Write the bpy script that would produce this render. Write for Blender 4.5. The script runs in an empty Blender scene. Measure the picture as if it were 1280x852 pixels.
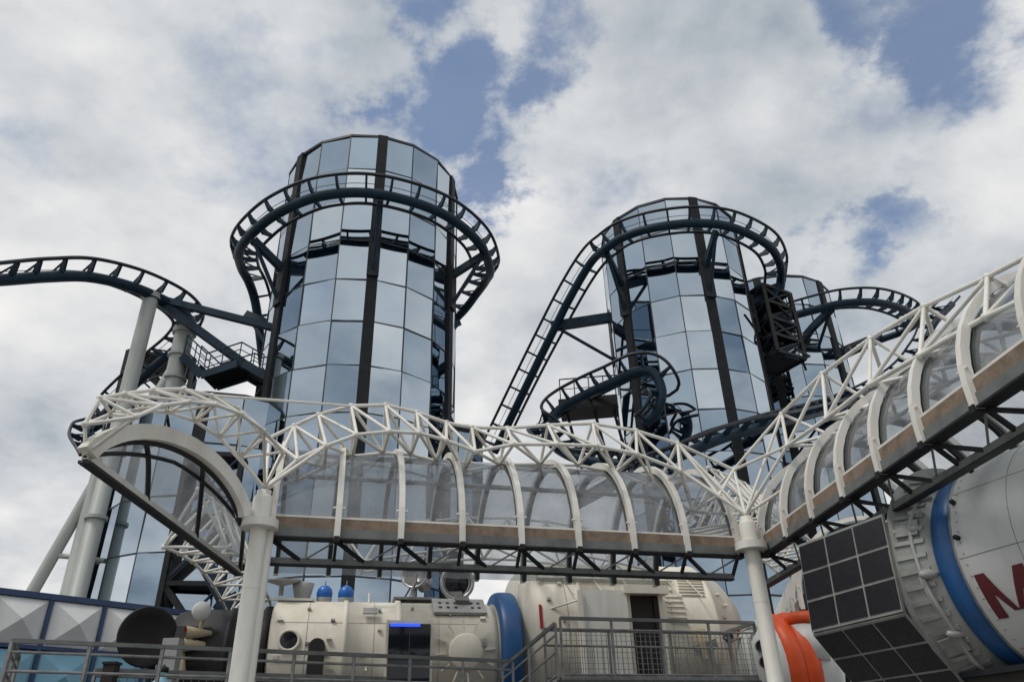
import bpy, math, random
from mathutils import Vector, Matrix
random.seed(7)
R = math.radians
sc = bpy.context.scene
COL = sc.collection

# ------------------------------------------------------------------ camera
UPC = Vector((-48, 1676, -960)).normalized()          # world up in camera axes
FWD = Vector((0, 0, -1))
YC = (FWD - UPC * FWD.dot(UPC)).normalized()
XC = YC.cross(UPC)
ROT = Matrix((XC, YC, UPC))                           # camera axes -> world
CAM = Vector((0, 0, 1.6))
cd = bpy.data.cameras.new('camera')
cam = bpy.data.objects.new('camera', cd)
COL.objects.link(cam)
cd.sensor_width = 36.0
cd.lens = 27.0
cd.clip_end = 3000
cam.matrix_world = Matrix.Translation(CAM) @ ROT.to_4x4()
sc.camera = cam

def ray(px, py):
    return ROT @ Vector(((px - 640) / 960, (426 - py) / 960, -1))
def atY(px, py, Y):
    d = ray(px, py); return CAM + d * (Y / d.y)
def atZ(px, py, z):
    d = ray(px, py); return CAM + d * ((z - CAM.z) / d.z)
def atPlane(px, py, p, n):
    d = ray(px, py); n = Vector(n); return CAM + d * ((Vector(p) - CAM).dot(n) / d.dot(n))

# ------------------------------------------------------------------ sky, sun, exposure
SUN_AZ, SUN_EL = R(232), R(60)                        # from +Y clockwise
world = bpy.data.worlds.new('World'); sc.world = world
world.use_nodes = True
NT = world.node_tree; NT.nodes.clear()
def wn(t, **k):
    n = NT.nodes.new(t)
    for a, b in k.items(): setattr(n, a, b)
    return n
def wl(a, b): NT.links.new(a, b)
def wmath(op, a, b=None, clamp=False):
    n = wn('ShaderNodeMath', operation=op, use_clamp=clamp)
    for i, v in enumerate((a, b)):
        if v is None: continue
        if isinstance(v, (int, float)): n.inputs[i].default_value = v
        else: wl(v, n.inputs[i])
    return n.outputs[0]
out = wn('ShaderNodeOutputWorld'); bg = wn('ShaderNodeBackground')
bg.inputs['Strength'].default_value = 0.14
sky = wn('ShaderNodeTexSky', sky_type='NISHITA', sun_disc=False)
sky.sun_elevation = SUN_EL; sky.sun_rotation = SUN_AZ
sky.air_density = 1.0; sky.dust_density = 0.6; sky.ozone_density = 0.8
tc = wn('ShaderNodeTexCoord')
sep = wn('ShaderNodeSeparateXYZ'); wl(tc.outputs['Generated'], sep.inputs[0])
zz = wmath('ADD', wmath('MAXIMUM', sep.outputs[2], 0.02), 0.32)
cmb = wn('ShaderNodeCombineXYZ')
wl(wmath('DIVIDE', sep.outputs[0], zz), cmb.inputs[0]); wl(wmath('DIVIDE', sep.outputs[1], zz), cmb.inputs[1])
def cloud_noise(scale, detail, rough, off, dist=0.0):
    mp = wn('ShaderNodeMapping'); mp.inputs['Location'].default_value = off
    wl(cmb.outputs[0], mp.inputs[0])
    n = wn('ShaderNodeTexNoise'); n.inputs['Scale'].default_value = scale
    n.inputs['Detail'].default_value = detail; n.inputs['Roughness'].default_value = rough
    n.inputs['Distortion'].default_value = dist
    wl(mp.outputs[0], n.inputs['Vector']); return n.outputs[0]
dens = cloud_noise(2.3, 10, 0.60, (3.1, 1.7, 0.4), 0.1)
# openings in the cloud deck (directions of the blue gaps)
wob = cloud_noise(7.0, 8, 0.62, (9.3, 4.1, 2.0), .0)
gap = None
for (px, py, rad, amt) in ((545, 8, 4.6, .29), (592, 60, 4.2, .28), (548, 138, 4.2, .29), (690, 35, 5.0, .27), (612, 208, 2.8, .24), (672, 95, 3.2, .23), (1050, 25, 3.4, .22), (1195, 2, 5.0, .27), (1076, 348, 3.8, .27), (1140, 292, 2.4, .18), (15, 468, 3, .16)):
    d = ray(px, py).normalized()
    vm = wn('ShaderNodeVectorMath', operation='DISTANCE'); wl(tc.outputs['Generated'], vm.inputs[0])
    vm.inputs[1].default_value = d
    mr = wn('ShaderNodeMapRange', interpolation_type='SMOOTHSTEP')
    wl(wmath('ADD', vm.outputs['Value'], wmath('MULTIPLY', wmath('SUBTRACT', wob, 0.5), 0.30)), mr.inputs[0])
    mr.inputs[1].default_value = 0.0; mr.inputs[2].default_value = math.radians(rad) * 1.5
    mr.inputs[3].default_value = amt; mr.inputs[4].default_value = 0.0
    gap = mr.outputs[0] if gap is None else wmath('MAXIMUM', gap, mr.outputs[0])
d2 = wmath('SUBTRACT', dens, gap)
cov = wn('ShaderNodeMapRange', interpolation_type='SMOOTHSTEP'); wl(d2, cov.inputs[0])
cov.inputs[1].default_value = 0.22; cov.inputs[2].default_value = 0.42; cov.inputs[3].default_value = 0.12
bri = cloud_noise(1.9, 8, 0.53, (2.4, 0.3, 3.0), 0.2)
bri2 = cloud_noise(4.6, 9, 0.6, (1.2, 3.6, 5.0), 0.15)
bmix = wmath('ADD', wmath('MULTIPLY', bri, 0.76), wmath('MULTIPLY', bri2, 0.24))
ramp = wn('ShaderNodeValToRGB'); wl(bmix, ramp.inputs[0])
cr = ramp.color_ramp
cr.elements[0].position = 0.37; cr.elements[0].color = (0.29, 0.35, 0.42, 1)
cr.elements[1].position = 0.64; cr.elements[1].color = (0.97, 0.95, 0.93, 1)
e = cr.elements.new(0.49); e.color = (0.62, 0.645, 0.67, 1)
sc10 = wn('ShaderNodeVectorMath', operation='SCALE'); wl(ramp.outputs[0], sc10.inputs[0]); sc10.inputs['Scale'].default_value = 1 / 0.14
mixw = wn('ShaderNodeMix', data_type='RGBA'); wl(cov.outputs[0], mixw.inputs['Factor'])
wl(sky.outputs[0], mixw.inputs['A']); wl(sc10.outputs[0], mixw.inputs['B'])
wl(mixw.outputs['Result'], bg.inputs['Color']); wl(bg.outputs[0], out.inputs[0])

sl = bpy.data.lights.new('sun', 'SUN'); sl.energy = 1.5; sl.angle = R(12); sl.color = (1, .95, .88)
sun = bpy.data.objects.new('sun', sl); COL.objects.link(sun)
sd = Vector((math.sin(SUN_AZ) * math.cos(SUN_EL), math.cos(SUN_AZ) * math.cos(SUN_EL), math.sin(SUN_EL)))
sun.rotation_euler = (-sd).to_track_quat('-Z', 'Y').to_euler()
sun.location = (-20, -20, 40)
sc.view_settings.view_transform = 'Standard'; sc.view_settings.look = 'None'
sc.view_settings.exposure = 0.0; sc.view_settings.gamma = 1.0
sc.render.engine = 'CYCLES'
sc.cycles.transparent_max_bounces = 24; sc.cycles.max_bounces = 10; sc.cycles.glossy_bounces = 6

# ------------------------------------------------------------------ materials
def mat(name, col, rough=.5, metal=0., var=.12, scale=3., bump=0., streak=False, objvar=0., spec=.5, dirt=None):
    m = bpy.data.materials.new(name); m.use_nodes = True
    t = m.node_tree; b = t.nodes['Principled BSDF']
    b.inputs['Roughness'].default_value = rough; b.inputs['Metallic'].default_value = metal
    b.inputs['Specular IOR Level'].default_value = spec
    g = t.nodes.new('ShaderNodeNewGeometry'); mp = t.nodes.new('ShaderNodeMapping')
    t.links.new(g.outputs['Position'], mp.inputs[0])
    if streak: mp.inputs['Scale'].default_value = (1, 1, .18)
    n = t.nodes.new('ShaderNodeTexNoise'); n.inputs['Scale'].default_value = scale; n.inputs['Detail'].default_value = 7
    n.inputs['Roughness'].default_value = .65
    t.links.new(mp.outputs[0], n.inputs['Vector'])
    r = t.nodes.new('ShaderNodeValToRGB'); t.links.new(n.outputs[0], r.inputs[0])
    c = Vector(col)
    dk = Vector(dirt) if dirt else c * (1 - 2.2 * var)
    r.color_ramp.elements[0].position = .30; r.color_ramp.elements[0].color = (*dk, 1)
    r.color_ramp.elements[1].position = .56; r.color_ramp.elements[1].color = (*c, 1)
    e = r.color_ramp.elements.new(.8); e.color = (*(c * (1 + var * .5)), 1)
    last = r.outputs[0]
    if objvar:
        oi = t.nodes.new('ShaderNodeObjectInfo'); hs = t.nodes.new('ShaderNodeHueSaturation')
        mr = t.nodes.new('ShaderNodeMapRange'); t.links.new(oi.outputs['Random'], mr.inputs[0])
        mr.inputs[3].default_value = 1 - objvar; mr.inputs[4].default_value = 1 + objvar
        t.links.new(mr.outputs[0], hs.inputs['Value']); t.links.new(last, hs.inputs['Color']); last = hs.outputs[0]
    t.links.new(last, b.inputs['Base Color'])
    rr = t.nodes.new('ShaderNodeMapRange'); t.links.new(n.outputs[0], rr.inputs[0])
    rr.inputs[3].default_value = min(1, rough + .12); rr.inputs[4].default_value = max(0.02, rough - .10)
    if rough > .1: t.links.new(rr.outputs[0], b.inputs['Roughness'])
    if bump:
        bp = t.nodes.new('ShaderNodeBump'); bp.inputs['Strength'].default_value = bump; bp.inputs['Distance'].default_value = .02
        t.links.new(n.outputs[0], bp.inputs['Height']); t.links.new(bp.outputs[0], b.inputs['Normal'])
    return m

M = {}
M['white'] = mat('white_paint', (.78, .765, .71), .42, var=.10, scale=2.2, streak=True, dirt=(.60, .575, .51))
M['cream'] = mat('cream_panel', (.74, .70, .60), .48, var=.08, scale=1.6, streak=True, dirt=(.60, .56, .46), bump=.08)
M['hull'] = mat('white_hull', (.66, .67, .66), .45, var=.08, scale=1.1, streak=True, dirt=(.48, .49, .47), bump=.06)
M['navy'] = mat('navy_track_paint', (.006, .027, .050), .5, var=.2, scale=2.0, spec=.3)
M['rail'] = mat('rail_steel', (.008, .014, .022), .4, var=.2)
M['dark'] = mat('dark_steel', (.016, .018, .022), .55, var=.2, spec=.3)
M['black'] = mat('black_cladding', (.006, .006, .007), .6, var=.2)
M['galv'] = mat('galvanised_steel', (.26, .265, .26), .5, .25, var=.2, scale=5)
M['fascia'] = mat('grey_fascia_steel', (.17, .18, .175), .55, var=.18, scale=3)
M['timber'] = mat('weathered_timber', (.25, .185, .135), .75, var=.2, scale=6, bump=.3)
M['colgrey'] = mat('tower_column_cladding', (.016, .018, .022), .6, var=.15, spec=.2)
M['mullion'] = mat('mullion_metal', (.03, .034, .04), .4, var=.1)
M['support'] = mat('support_paint', (.42, .445, .42), .5, var=.1, streak=True)
M['blue'] = mat('blue_paint', (.014, .09, .26), .4, var=.12, scale=2)
M['dome'] = mat('blue_dome_plastic', (.012, .13, .48), .3, var=.06)
M['orange'] = mat('orange_paint', (.72, .085, .012), .45, var=.1)
M['red'] = mat('red_paint', (.35, .012, .012), .45, var=.1)
M['letter'] = mat('dark_red_lettering', (.10, .009, .014), .5, var=.1)
M['silver'] = mat('silver_foil', (.5, .5, .5), .33, .8, var=.15, scale=8)
M['plate'] = mat('grey_plate', (.36, .36, .35), .5, var=.1)
M['frameblue'] = mat('blue_frame_paint', (.02, .05, .13), .45, var=.12)
M['pyr'] = mat('pyramid_panel_paint', (.62, .63, .63), .4, var=.06, scale=1.2, objvar=.03)
M['pyrblue'] = mat('blue_pyramid_panel', (.16, .36, .48), .25, var=.06, scale=1.2, objvar=.05)
M['cell'] = mat('solar_cell', (.012, .012, .017), .28, var=.25, scale=9, objvar=.25)
M['cellframe'] = mat('solar_frame', (.33, .34, .32), .5, .3, var=.15)
M['darkglass'] = mat('dark_glass', (.012, .014, .02), .06, var=.1)
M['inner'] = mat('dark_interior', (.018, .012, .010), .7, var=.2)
M['deck'] = mat('deck_grating', (.10, .10, .10), .7, .2, var=.2, scale=9)
M['paving'] = mat('paving', (.22, .21, .20), .85, var=.15, scale=.8, bump=.2)
M['gasket'] = mat('black_rubber_gasket', (.012, .012, .013), .5, var=.1)
M['bagblue'] = mat('pale_blue_paint', (.25, .48, .60), .5, var=.1)
M['tan'] = mat('tan_fabric', (.46, .38, .25), .7, var=.15)

def mirror():
    m = bpy.data.materials.new('mirror_glass'); m.use_nodes = True
    t = m.node_tree; b = t.nodes['Principled BSDF']
    b.inputs['Metallic'].default_value = 1.0; b.inputs['Roughness'].default_value = .012
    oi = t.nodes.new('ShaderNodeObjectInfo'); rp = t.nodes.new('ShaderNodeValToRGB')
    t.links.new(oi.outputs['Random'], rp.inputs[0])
    rp.color_ramp.elements[0].color = (.29, .375, .46, 1); rp.color_ramp.elements[1].color = (.54, .605, .66, 1)  # random coating tone, widened to stand in for uneven bright cloud reflections
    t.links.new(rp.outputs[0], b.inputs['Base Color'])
    g = t.nodes.new('ShaderNodeNewGeometry'); n = t.nodes.new('ShaderNodeTexNoise'); n.inputs['Scale'].default_value = .55
    n.inputs['Detail'].default_value = 1.0
    t.links.new(g.outputs['Position'], n.inputs['Vector'])
    bp = t.nodes.new('ShaderNodeBump'); bp.inputs['Strength'].default_value = .12; bp.inputs['Distance'].default_value = .05
    t.links.new(n.outputs[0], bp.inputs['Height']); t.links.new(bp.outputs[0], b.inputs['Normal'])
    return m
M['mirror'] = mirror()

def sheet(name, tint, haze, hazecol, rough):
    m = bpy.data.materials.new(name); m.use_nodes = True
    t = m.node_tree; t.nodes.remove(t.nodes['Principled BSDF']); o = t.nodes['Material Output']
    tr = t.nodes.new('ShaderNodeBsdfTransparent'); tr.inputs[0].default_value = (*tint, 1)
    df = t.nodes.new('ShaderNodeBsdfDiffuse'); df.inputs[0].default_value = (*hazecol, 1)
    tl = t.nodes.new('ShaderNodeBsdfTranslucent'); tl.inputs[0].default_value = (*hazecol, 1)
    gl = t.nodes.new('ShaderNodeBsdfGlossy'); gl.inputs['Roughness'].default_value = rough
    g = t.nodes.new('ShaderNodeNewGeometry'); n = t.nodes.new('ShaderNodeTexNoise'); n.inputs['Scale'].default_value = 1.6
    n.inputs['Detail'].default_value = 8; n.inputs['Roughness'].default_value = .65
    mp = t.nodes.new('ShaderNodeMapping'); mp.inputs['Scale'].default_value = (1, 1, .35)
    t.links.new(g.outputs['Position'], mp.inputs[0]); t.links.new(mp.outputs[0], n.inputs['Vector'])
    mr = t.nodes.new('ShaderNodeMapRange'); t.links.new(n.outputs[0], mr.inputs[0])
    mr.inputs[1].default_value = .3; mr.inputs[2].default_value = .75
    mr.inputs[3].default_value = haze * .45; mr.inputs[4].default_value = haze * 1.7
    a = t.nodes.new('ShaderNodeMixShader'); a.inputs[0].default_value = .5
    t.links.new(df.outputs[0], a.inputs[1]); t.links.new(tl.outputs[0], a.inputs[2])
    bx = t.nodes.new('ShaderNodeMixShader'); t.links.new(mr.outputs[0], bx.inputs[0])
    t.links.new(tr.outputs[0], bx.inputs[1]); t.links.new(a.outputs[0], bx.inputs[2])
    lw = t.nodes.new('ShaderNodeLayerWeight'); lw.inputs[0].default_value = .5
    pw = t.nodes.new('ShaderNodeMath'); pw.operation = 'POWER'; pw.inputs[1].default_value = 4.0
    t.links.new(lw.outputs['Facing'], pw.inputs[0])
    fr = t.nodes.new('ShaderNodeMath'); fr.operation = 'MULTIPLY_ADD'; fr.inputs[1].default_value = .8; fr.inputs[2].default_value = .06
    t.links.new(pw.outputs[0], fr.inputs[0])
    c = t.nodes.new('ShaderNodeMixShader'); t.links.new(fr.outputs[0], c.inputs[0])
    t.links.new(bx.outputs[0], c.inputs[1]); t.links.new(gl.outputs[0], c.inputs[2])
    t.links.new(c.outputs[0], o.inputs[0])
    return m
M['canopy'] = sheet('clear_canopy_sheet', (.74, .78, .81), .34, (.50, .52, .54), .10)

def emit(name, col, s):
    m = bpy.data.materials.new(name); m.use_nodes = True
    b = m.node_tree.nodes['Principled BSDF']
    b.inputs['Base Color'].default_value = (*col, 1); b.inputs['Emission Color'].default_value = (*col, 1)
    b.inputs['Emission Strength'].default_value = s
    return m
M['led'] = emit('blue_light_strip', (.02, .07, 1.0), 1.6)

# ------------------------------------------------------------------ mesh helpers
class MB:
    def __init__(s): s.v = []; s.f = []; s.sm = []
    def add(s, vs, fs, smooth=False):
        b = len(s.v); s.v += [tuple(v) for v in vs]
        for f in fs: s.f.append([i + b for i in f]); s.sm.append(smooth)
        return s
    def box(s, c, sx, sy, sz, rot=None):
        c = Vector(c); rot = rot or Matrix.Identity(3)
        vs = [c + rot @ Vector((x * sx / 2, y * sy / 2, z * sz / 2)) for x in (-1, 1) for y in (-1, 1) for z in (-1, 1)]
        return s.add(vs, [(0, 1, 3, 2), (4, 6, 7, 5), (0, 4, 5, 1), (2, 3, 7, 6), (0, 2, 6, 4), (1, 5, 7, 3)])
    def bar(s, p, q, w, h, up=(0, 0, 1)):                 # box beam p->q
        p, q = Vector(p), Vector(q); t = (q - p)
        L = t.length; t.normalize(); up = Vector(up)
        if abs(t.dot(up)) > .98: up = Vector((0, 1, 0))
        l = t.cross(up).normalized(); u = l.cross(t)
        return s.box((p + q) / 2, L, w, h, Matrix((t, l, u)).transposed())
    def tube(s, pts, r, n=8, caps=True, r2=None):
        pts = [Vector(p) for p in pts]; N = len(pts); rings = []
        t0 = (pts[1] - pts[0]).normalized()
        up = Vector((0, 0, 1)) if abs(t0.z) < .95 else Vector((1, 0, 0))
        l = t0.cross(up).normalized()
        vs = []; fs = []
        for i, p in enumerate(pts):
            t = (pts[min(i + 1, N - 1)] - pts[max(i - 1, 0)]).normalized()
            l = (l - t * l.dot(t)).normalized(); u = l.cross(t)
            rr = r if r2 is None else r + (r2 - r) * i / (N - 1)
            for k in range(n):
                a = 2 * math.pi * k / n
                vs.append(p + (l * math.cos(a) + u * math.sin(a)) * rr)
        for i in range(N - 1):
            for k in range(n):
                a, b = i * n + k, i * n + (k + 1) % n
                fs.append((a, a + n, b + n, b))
        s.add(vs, fs, True)
        if caps:
            s.add(vs[:n], [tuple(range(n))]); s.add(vs[-n:], [tuple(reversed(range(n)))])
        return s
    def lathe(s, prof, c=(0, 0, 0), axis=(0, 0, 1), n=24, smooth=True):
        c = Vector(c); ax = Vector(axis).normalized()
        ref = Vector((0, 0, 1)) if abs(ax.z) < .9 else Vector((1, 0, 0))
        l = ref.cross(ax).normalized(); u = ax.cross(l)
        vs = []; fs = []
        for (r, h) in prof:
            for k in range(n):
                a = 2 * math.pi * k / n
                vs.append(c + ax * h + (l * math.cos(a) + u * math.sin(a)) * max(r, .0005))
        for i in range(len(prof) - 1):
            for k in range(n):
                a, b = i * n + k, i * n + (k + 1) % n
                fs.append((a, b, b + n, a + n))
        return s.add(vs, fs, smooth)
    def mesh(s, name):
        m = bpy.data.meshes.new(name); m.from_pydata(s.v, [], s.f)
        for p, f in zip(m.polygons, s.sm): p.use_smooth = f
        m.update(); return m

WORLD = {}
def link(name, mesh, mt, parent=None, mx=None):
    """mesh coordinates (or mx) are world coordinates"""
    o = bpy.data.objects.new(name, mesh); COL.objects.link(o)
    if mesh is not None and mt is not None and not mesh.materials: mesh.materials.append(mt if not isinstance(mt, str) else M[mt])
    w = mx.copy() if mx is not None else Matrix.Identity(4)
    WORLD[o.name] = w
    if parent is not None:
        o.parent = parent; o.matrix_local = WORLD[parent.name].inverted() @ w
    else: o.matrix_local = w
    return o
def build(mb, name, mt, parent=None): return link(name, mb.mesh(name), mt, parent)
def tag(o, label=None, cat=None, group=None, kind=None):
    if label: o['label'] = label
    if cat: o['category'] = cat
    if group: o['group'] = group
    if kind: o['kind'] = kind
    return o
def thing(name, label, cat, loc=(0, 0, 0), group=None):
    o = bpy.data.objects.new(name, None); COL.objects.link(o); o.location = loc; o.empty_display_size = .3
    WORLD[o.name] = Matrix.Translation(Vector(loc))
    return tag(o, label, cat, group)
_u = MB().tube([(0, 0, 0), (0, 0, 1)], 1.0, 8)
UNIT = {}
def strut(name, p, q, r, mt, parent):
    """one round bar, all bars of a material share one mesh"""
    if mt not in UNIT:
        UNIT[mt] = _u.mesh('round_bar'); UNIT[mt].materials.append(M[mt])
    p, q = Vector(p), Vector(q); d = q - p
    mx = Matrix.Translation(p) @ d.to_track_quat('Z', 'Y').to_matrix().to_4x4() @ Matrix.Diagonal((r, r, d.length, 1))
    return link(name, UNIT[mt], None, parent, mx)
_b = MB().box((0, 0, .5), 1, 1, 1)
UNITB = {}
def beam(name, p, q, w, h, mt, parent, up=(0, 0, 1)):
    if mt not in UNITB:
        UNITB[mt] = _b.mesh('square_bar'); UNITB[mt].materials.append(M[mt])
    p, q = Vector(p), Vector(q); t = q - p; L = t.length; t.normalize(); up = Vector(up)
    if abs(t.dot(up)) > .98: up = Vector((0, 1, 0))
    l = t.cross(up).normalized(); u = l.cross(t)
    rot = Matrix((l, u, t)).transposed()
    if rot.determinant() < 0: rot = Matrix((-l, u, t)).transposed()
    return link(name, UNITB[mt], None, parent, Matrix.Translation(p) @ rot.to_4x4() @ Matrix.Diagonal((w, h, L, 1)))
def crom(P, per=8):
    P = [Vector(p) for p in P]; Q = [2 * P[0] - P[1]] + P + [2 * P[-1] - P[-2]]; o = []
    for i in range(1, len(Q) - 2):
        for k in range(per):
            t = k / per; a, b, c, d = Q[i - 1:i + 3]
            o.append(.5 * ((2 * b) + (c - a) * t + (2 * a - 5 * b + 4 * c - d) * t * t + (3 * b - a - 3 * c + d) * t ** 3))
    o.append(P[-1]); return o

# ------------------------------------------------------------------ ground
g = MB().add([(-400, -400, 0), (400, -400, 0), (400, 400, 0), (-400, 400, 0)], [(0, 1, 2, 3)])
tag(build(g, 'ground', 'paving'), kind='structure')

# ------------------------------------------------------------------ mirror towers
PH = 2.03
def tower(name, label, cx, cy, n, ztop, phase, rows, rad, cols=(0, 3, 6, 9, 12, 15), group='mirror glass towers'):
    t = thing(name, label, 'tower', (cx, cy, 0), group)
    fw = 2 * rad * math.sin(math.pi / n)
    da = 2 * math.pi / n
    def V(a, r, z): return Vector((cx + r * math.sin(a), cy - r * math.cos(a), z))
    zb = ztop - rows * PH
    core = MB().lathe([(0.01, 0), (rad - .25, 0), (rad - .25, ztop - .15), (0.01, ztop - .15)], (cx, cy, 0), n=n, smooth=False)
    build(core, 'inner_wall', 'colgrey', t)
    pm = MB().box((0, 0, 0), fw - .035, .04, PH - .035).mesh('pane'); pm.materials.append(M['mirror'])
    ap = rad * math.cos(da / 2)
    for k in range(n):
        a = R(phase) + (k + .5) * da
        for j in range(rows):
            z = ztop - (j + .5) * PH
            p = V(a, ap - .01, z)
            rot = Matrix.Rotation(a + R(random.gauss(0, 1.1)), 4, 'Z') @ Matrix.Rotation(R(random.gauss(0, .8)), 4, 'X')
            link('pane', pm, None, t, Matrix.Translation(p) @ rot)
        va = R(phase) + k * da
        if k in cols:
            b = MB(); b.box((0, 0, ztop / 2 + .03), .46, .16, ztop + .02)
            m = b.mesh('column'); link('column', m, 'colgrey', t, Matrix.Translation(V(va, rad + .0, 0)) @ Matrix.Rotation(va, 4, 'Z'))
        else:
            beam('vertical_mullion', V(va, rad + .0, max(0, zb - .1)), V(va, rad + .0, ztop), .05, .07, 'mullion', t, (math.sin(va), -math.cos(va), 0))
    def ring(r0, r1, z0, z1):
        b = MB(); vs = []
        for k in range(n):
            a = R(phase) + k * da
            vs += [V(a, r0, z0), V(a, r1, z0), V(a, r1, z1), V(a, r0, z1)]
        return b.add(vs, [(4 * k + i, 4 * k + (i + 1) % 4, 4 * ((k + 1) % n) + (i + 1) % 4, 4 * ((k + 1) % n) + i) for k in range(n) for i in range(4)])
    for j in range(rows + 1):
        z = ztop - j * PH; h = .06 if j else .12
        build(ring(rad - .12, rad + (.022 if j else .06), z - h / 2, z + h / 2), 'horizontal_mullion', 'mullion', t)
    if zb > .2: build(ring(rad - .2, rad - .02, 0, zb - .04), 'base_wall', 'colgrey', t)
    return t, rad
TLc, TRc = (-6.93, 30.73), (9.02, 35.37)
d3 = ray(285, 560); d3 = Vector((d3.x, d3.y)).normalized() * 33
d4 = ray(946, 345); d4 = Vector((d4.x, d4.y)).normalized() * 46
tower('mirror_tower', 'widest mirror glass tower ringed by a dark track near its top, beside the catwalk', *TLc, 18, 28.1, 15.3, 13, 4.28)
tower('mirror_tower', 'mirror glass tower where a steep straight track climbs onto its ring', *TRc, 16, 28.1, 11.3, 13, 3.76, (0, 3, 6, 10, 13))
tower('mirror_tower', 'short mirror glass tower behind the pale support columns', d3.x, d3.y, 18, 14.9, 6, 7, 4.05)
tower('mirror_tower', 'mirror glass tower half hidden behind another, beside the looping curve of track', d4.x, d4.y, 18, 27.9, 38, 13, 4.05)

# small round glass lift lobby against the widest tower
lc = atY(566, 560, 31.2); lt = thing('glass_turret', 'small round glass turret with dark cap against the widest tower', 'turret', (lc.x, lc.y, 0))
for k in range(12):
    a = k * math.pi / 6
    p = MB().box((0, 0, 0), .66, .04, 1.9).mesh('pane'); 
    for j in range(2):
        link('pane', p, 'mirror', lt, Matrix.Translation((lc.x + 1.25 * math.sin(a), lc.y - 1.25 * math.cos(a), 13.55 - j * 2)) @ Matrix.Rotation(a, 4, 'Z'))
    a += math.pi / 12
    beam('vertical_mullion', (lc.x + 1.3 * math.sin(a), lc.y - 1.3 * math.cos(a), 10.4), (lc.x + 1.3 * math.sin(a), lc.y - 1.3 * math.cos(a), 14.6), .06, .06, 'mullion', lt)
build(MB().lathe([(.01, 10.2), (1.35, 10.2), (1.35, 10.4), (1.2, 10.5), (.9, 10.5), (.9, 14.5), (1.42, 14.5), (1.42, 14.75), (.01, 14.8)], (lc.x, lc.y, 0), n=24), 'cap', 'mullion', lt)
build(MB().lathe([(.5, 0), (.5, 10.2)], (lc.x, lc.y, 0), n=12), 'stem', 'colgrey', lt)

# ------------------------------------------------------------------ coaster tracks
SP, RR, GA, RISE = .22, .075, .68, .42
def tie_mesh():
    b = MB()
    for s in (-1, 1):
        # flared fin from the spine to the rail, in the plane across the track
        a0, a1 = (s * .10, .05), (s * .22, -.02)
        p = [(0, s * .06, .20), (0, s * .30, .04), (0, s * (GA + .02), RISE - .10), (0, s * (GA - .10), RISE + .02)]
        vs = [Vector(q) + Vector((x, 0, 0)) for x in (-.045, .045) for q in p]
        b.add(vs, [(0, 1, 2, 3), (7, 6, 5, 4), (0, 4, 5, 1), (1, 5, 6, 2), (2, 6, 7, 3), (3, 7, 4, 0)])
    b.box((0, 0, RISE - .06), .06, GA * 2 - .1, .06)
    m = b.mesh('tie'); m.materials.append(M['navy']); return m
TIE = tie_mesh()
def track(label, pts, banks, step=.95, group='coaster track sections', closed=False):
    """pts follow the spine; bank is the roll in degrees (positive = left side up, seen along the track)"""
    P = crom(pts, 10)
    B = [v.x for v in crom([Vector((b, 0, 0)) for b in banks], 10)]
    base = Vector((P[0].x, P[0].y, P[0].z))
    t = thing('coaster_track', label, 'coaster track', base, group)
    FR = []
    for i, p in enumerate(P):
        tg = (P[min(i + 1, len(P) - 1)] - P[max(i - 1, 0)]).normalized()
        l = Vector((0, 0, 1)).cross(tg).normalized(); u = tg.cross(l)
        q = Matrix.Rotation(R(B[i]), 3, tg)              # roll about the heading
        l = q @ l; u = q @ u
        FR.append((p, tg, l, u))
    build(MB().tube([f[0] for f in FR], SP, 12), 'spine', 'navy', t)
    for s in (-1, 1):
        build(MB().tube([f[0] + f[2] * GA * s + f[3] * RISE for f in FR], RR, 8), 'rail', 'rail', t)
    build(MB().tube([f[0] + f[2] * .25 + f[3] * (RISE - .02) for f in FR], .016, 5), 'cable', 'rail', t)
    acc = 0; last = FR[0][0]
    for f in FR:
        acc += (f[0] - last).length; last = f[0]
        if acc >= step:
            acc = 0
            mx = Matrix((f[1], f[2], f[3])).transposed().to_4x4(); mx.translation = f[0]
            link('tie', TIE, None, t, mx)
    return t, FR
def ringpt(c, r, th, z): return Vector((c[0] + r * math.sin(R(th)), c[1] - r * math.cos(R(th)), z))
# ring on the widest tower: travelling with falling angle (towards the picture's left) the inside is on the right hand
ringL = [(158, 22.2), (146, 22.9), (133, 23.4), (121, 23.8), (108, 23.8), (92, 23.4), (67, 23.2), (41, 23.2), (14, 23.2), (-8, 23.1), (-28, 22.8), (-46, 22.6), (-64, 22.8), (-82, 23.2), (-95, 23.2), (-103, 22.6), (-110, 21.2), (-117, 19.2), (-124, 16.6), (-131, 13.8), (-138, 11.4)]
trL, FL = track('dark blue track ringing the widest mirror tower and diving down its side', [ringpt(TLc, 5.95, a, z) for a, z in ringL], [25] * 13 + [25, 24, 22, 20, 18, 15, 12, 10])
ringR = [(128, 21.4), (112, 22.6), (97, 23.7), (82, 24.6), (66, 24.7), (46, 24.8), (20, 24.9), (0, 24.95), (-20, 25.0), (-36, 25.05), (-48, 24.9)]
pR = [ringpt(TRc, 5.6, a, z) for a, z in ringR]
tail = [atY(738, 329, 32.9), atY(712, 373, 34.3), atY(688, 421, 35.6), atY(662, 474, 36.9), atY(636, 528, 38.2), atY(618, 565, 39.2)]
trR, FRr = track('dark blue track ringing a mirror tower and running down in a steep straight line', pR + tail, [15, 20, 24, 26, 26, 26, 26, 26, 26, 26, 26] + [24, 20, 14, 9, 6, 4])
loop = [(912, 437, 37.5), (945, 415, 37.5), (979, 399, 37.5), (1018, 387, 37), (1055, 379, 36.6), (1095, 378, 36.8), (1128, 386, 38), (1146, 398, 39.8), (1134, 412, 41.6), (1092, 428, 42.6), (1048, 449, 42.6), (1018, 474, 41.6), (1004, 500, 40.5)]
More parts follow.
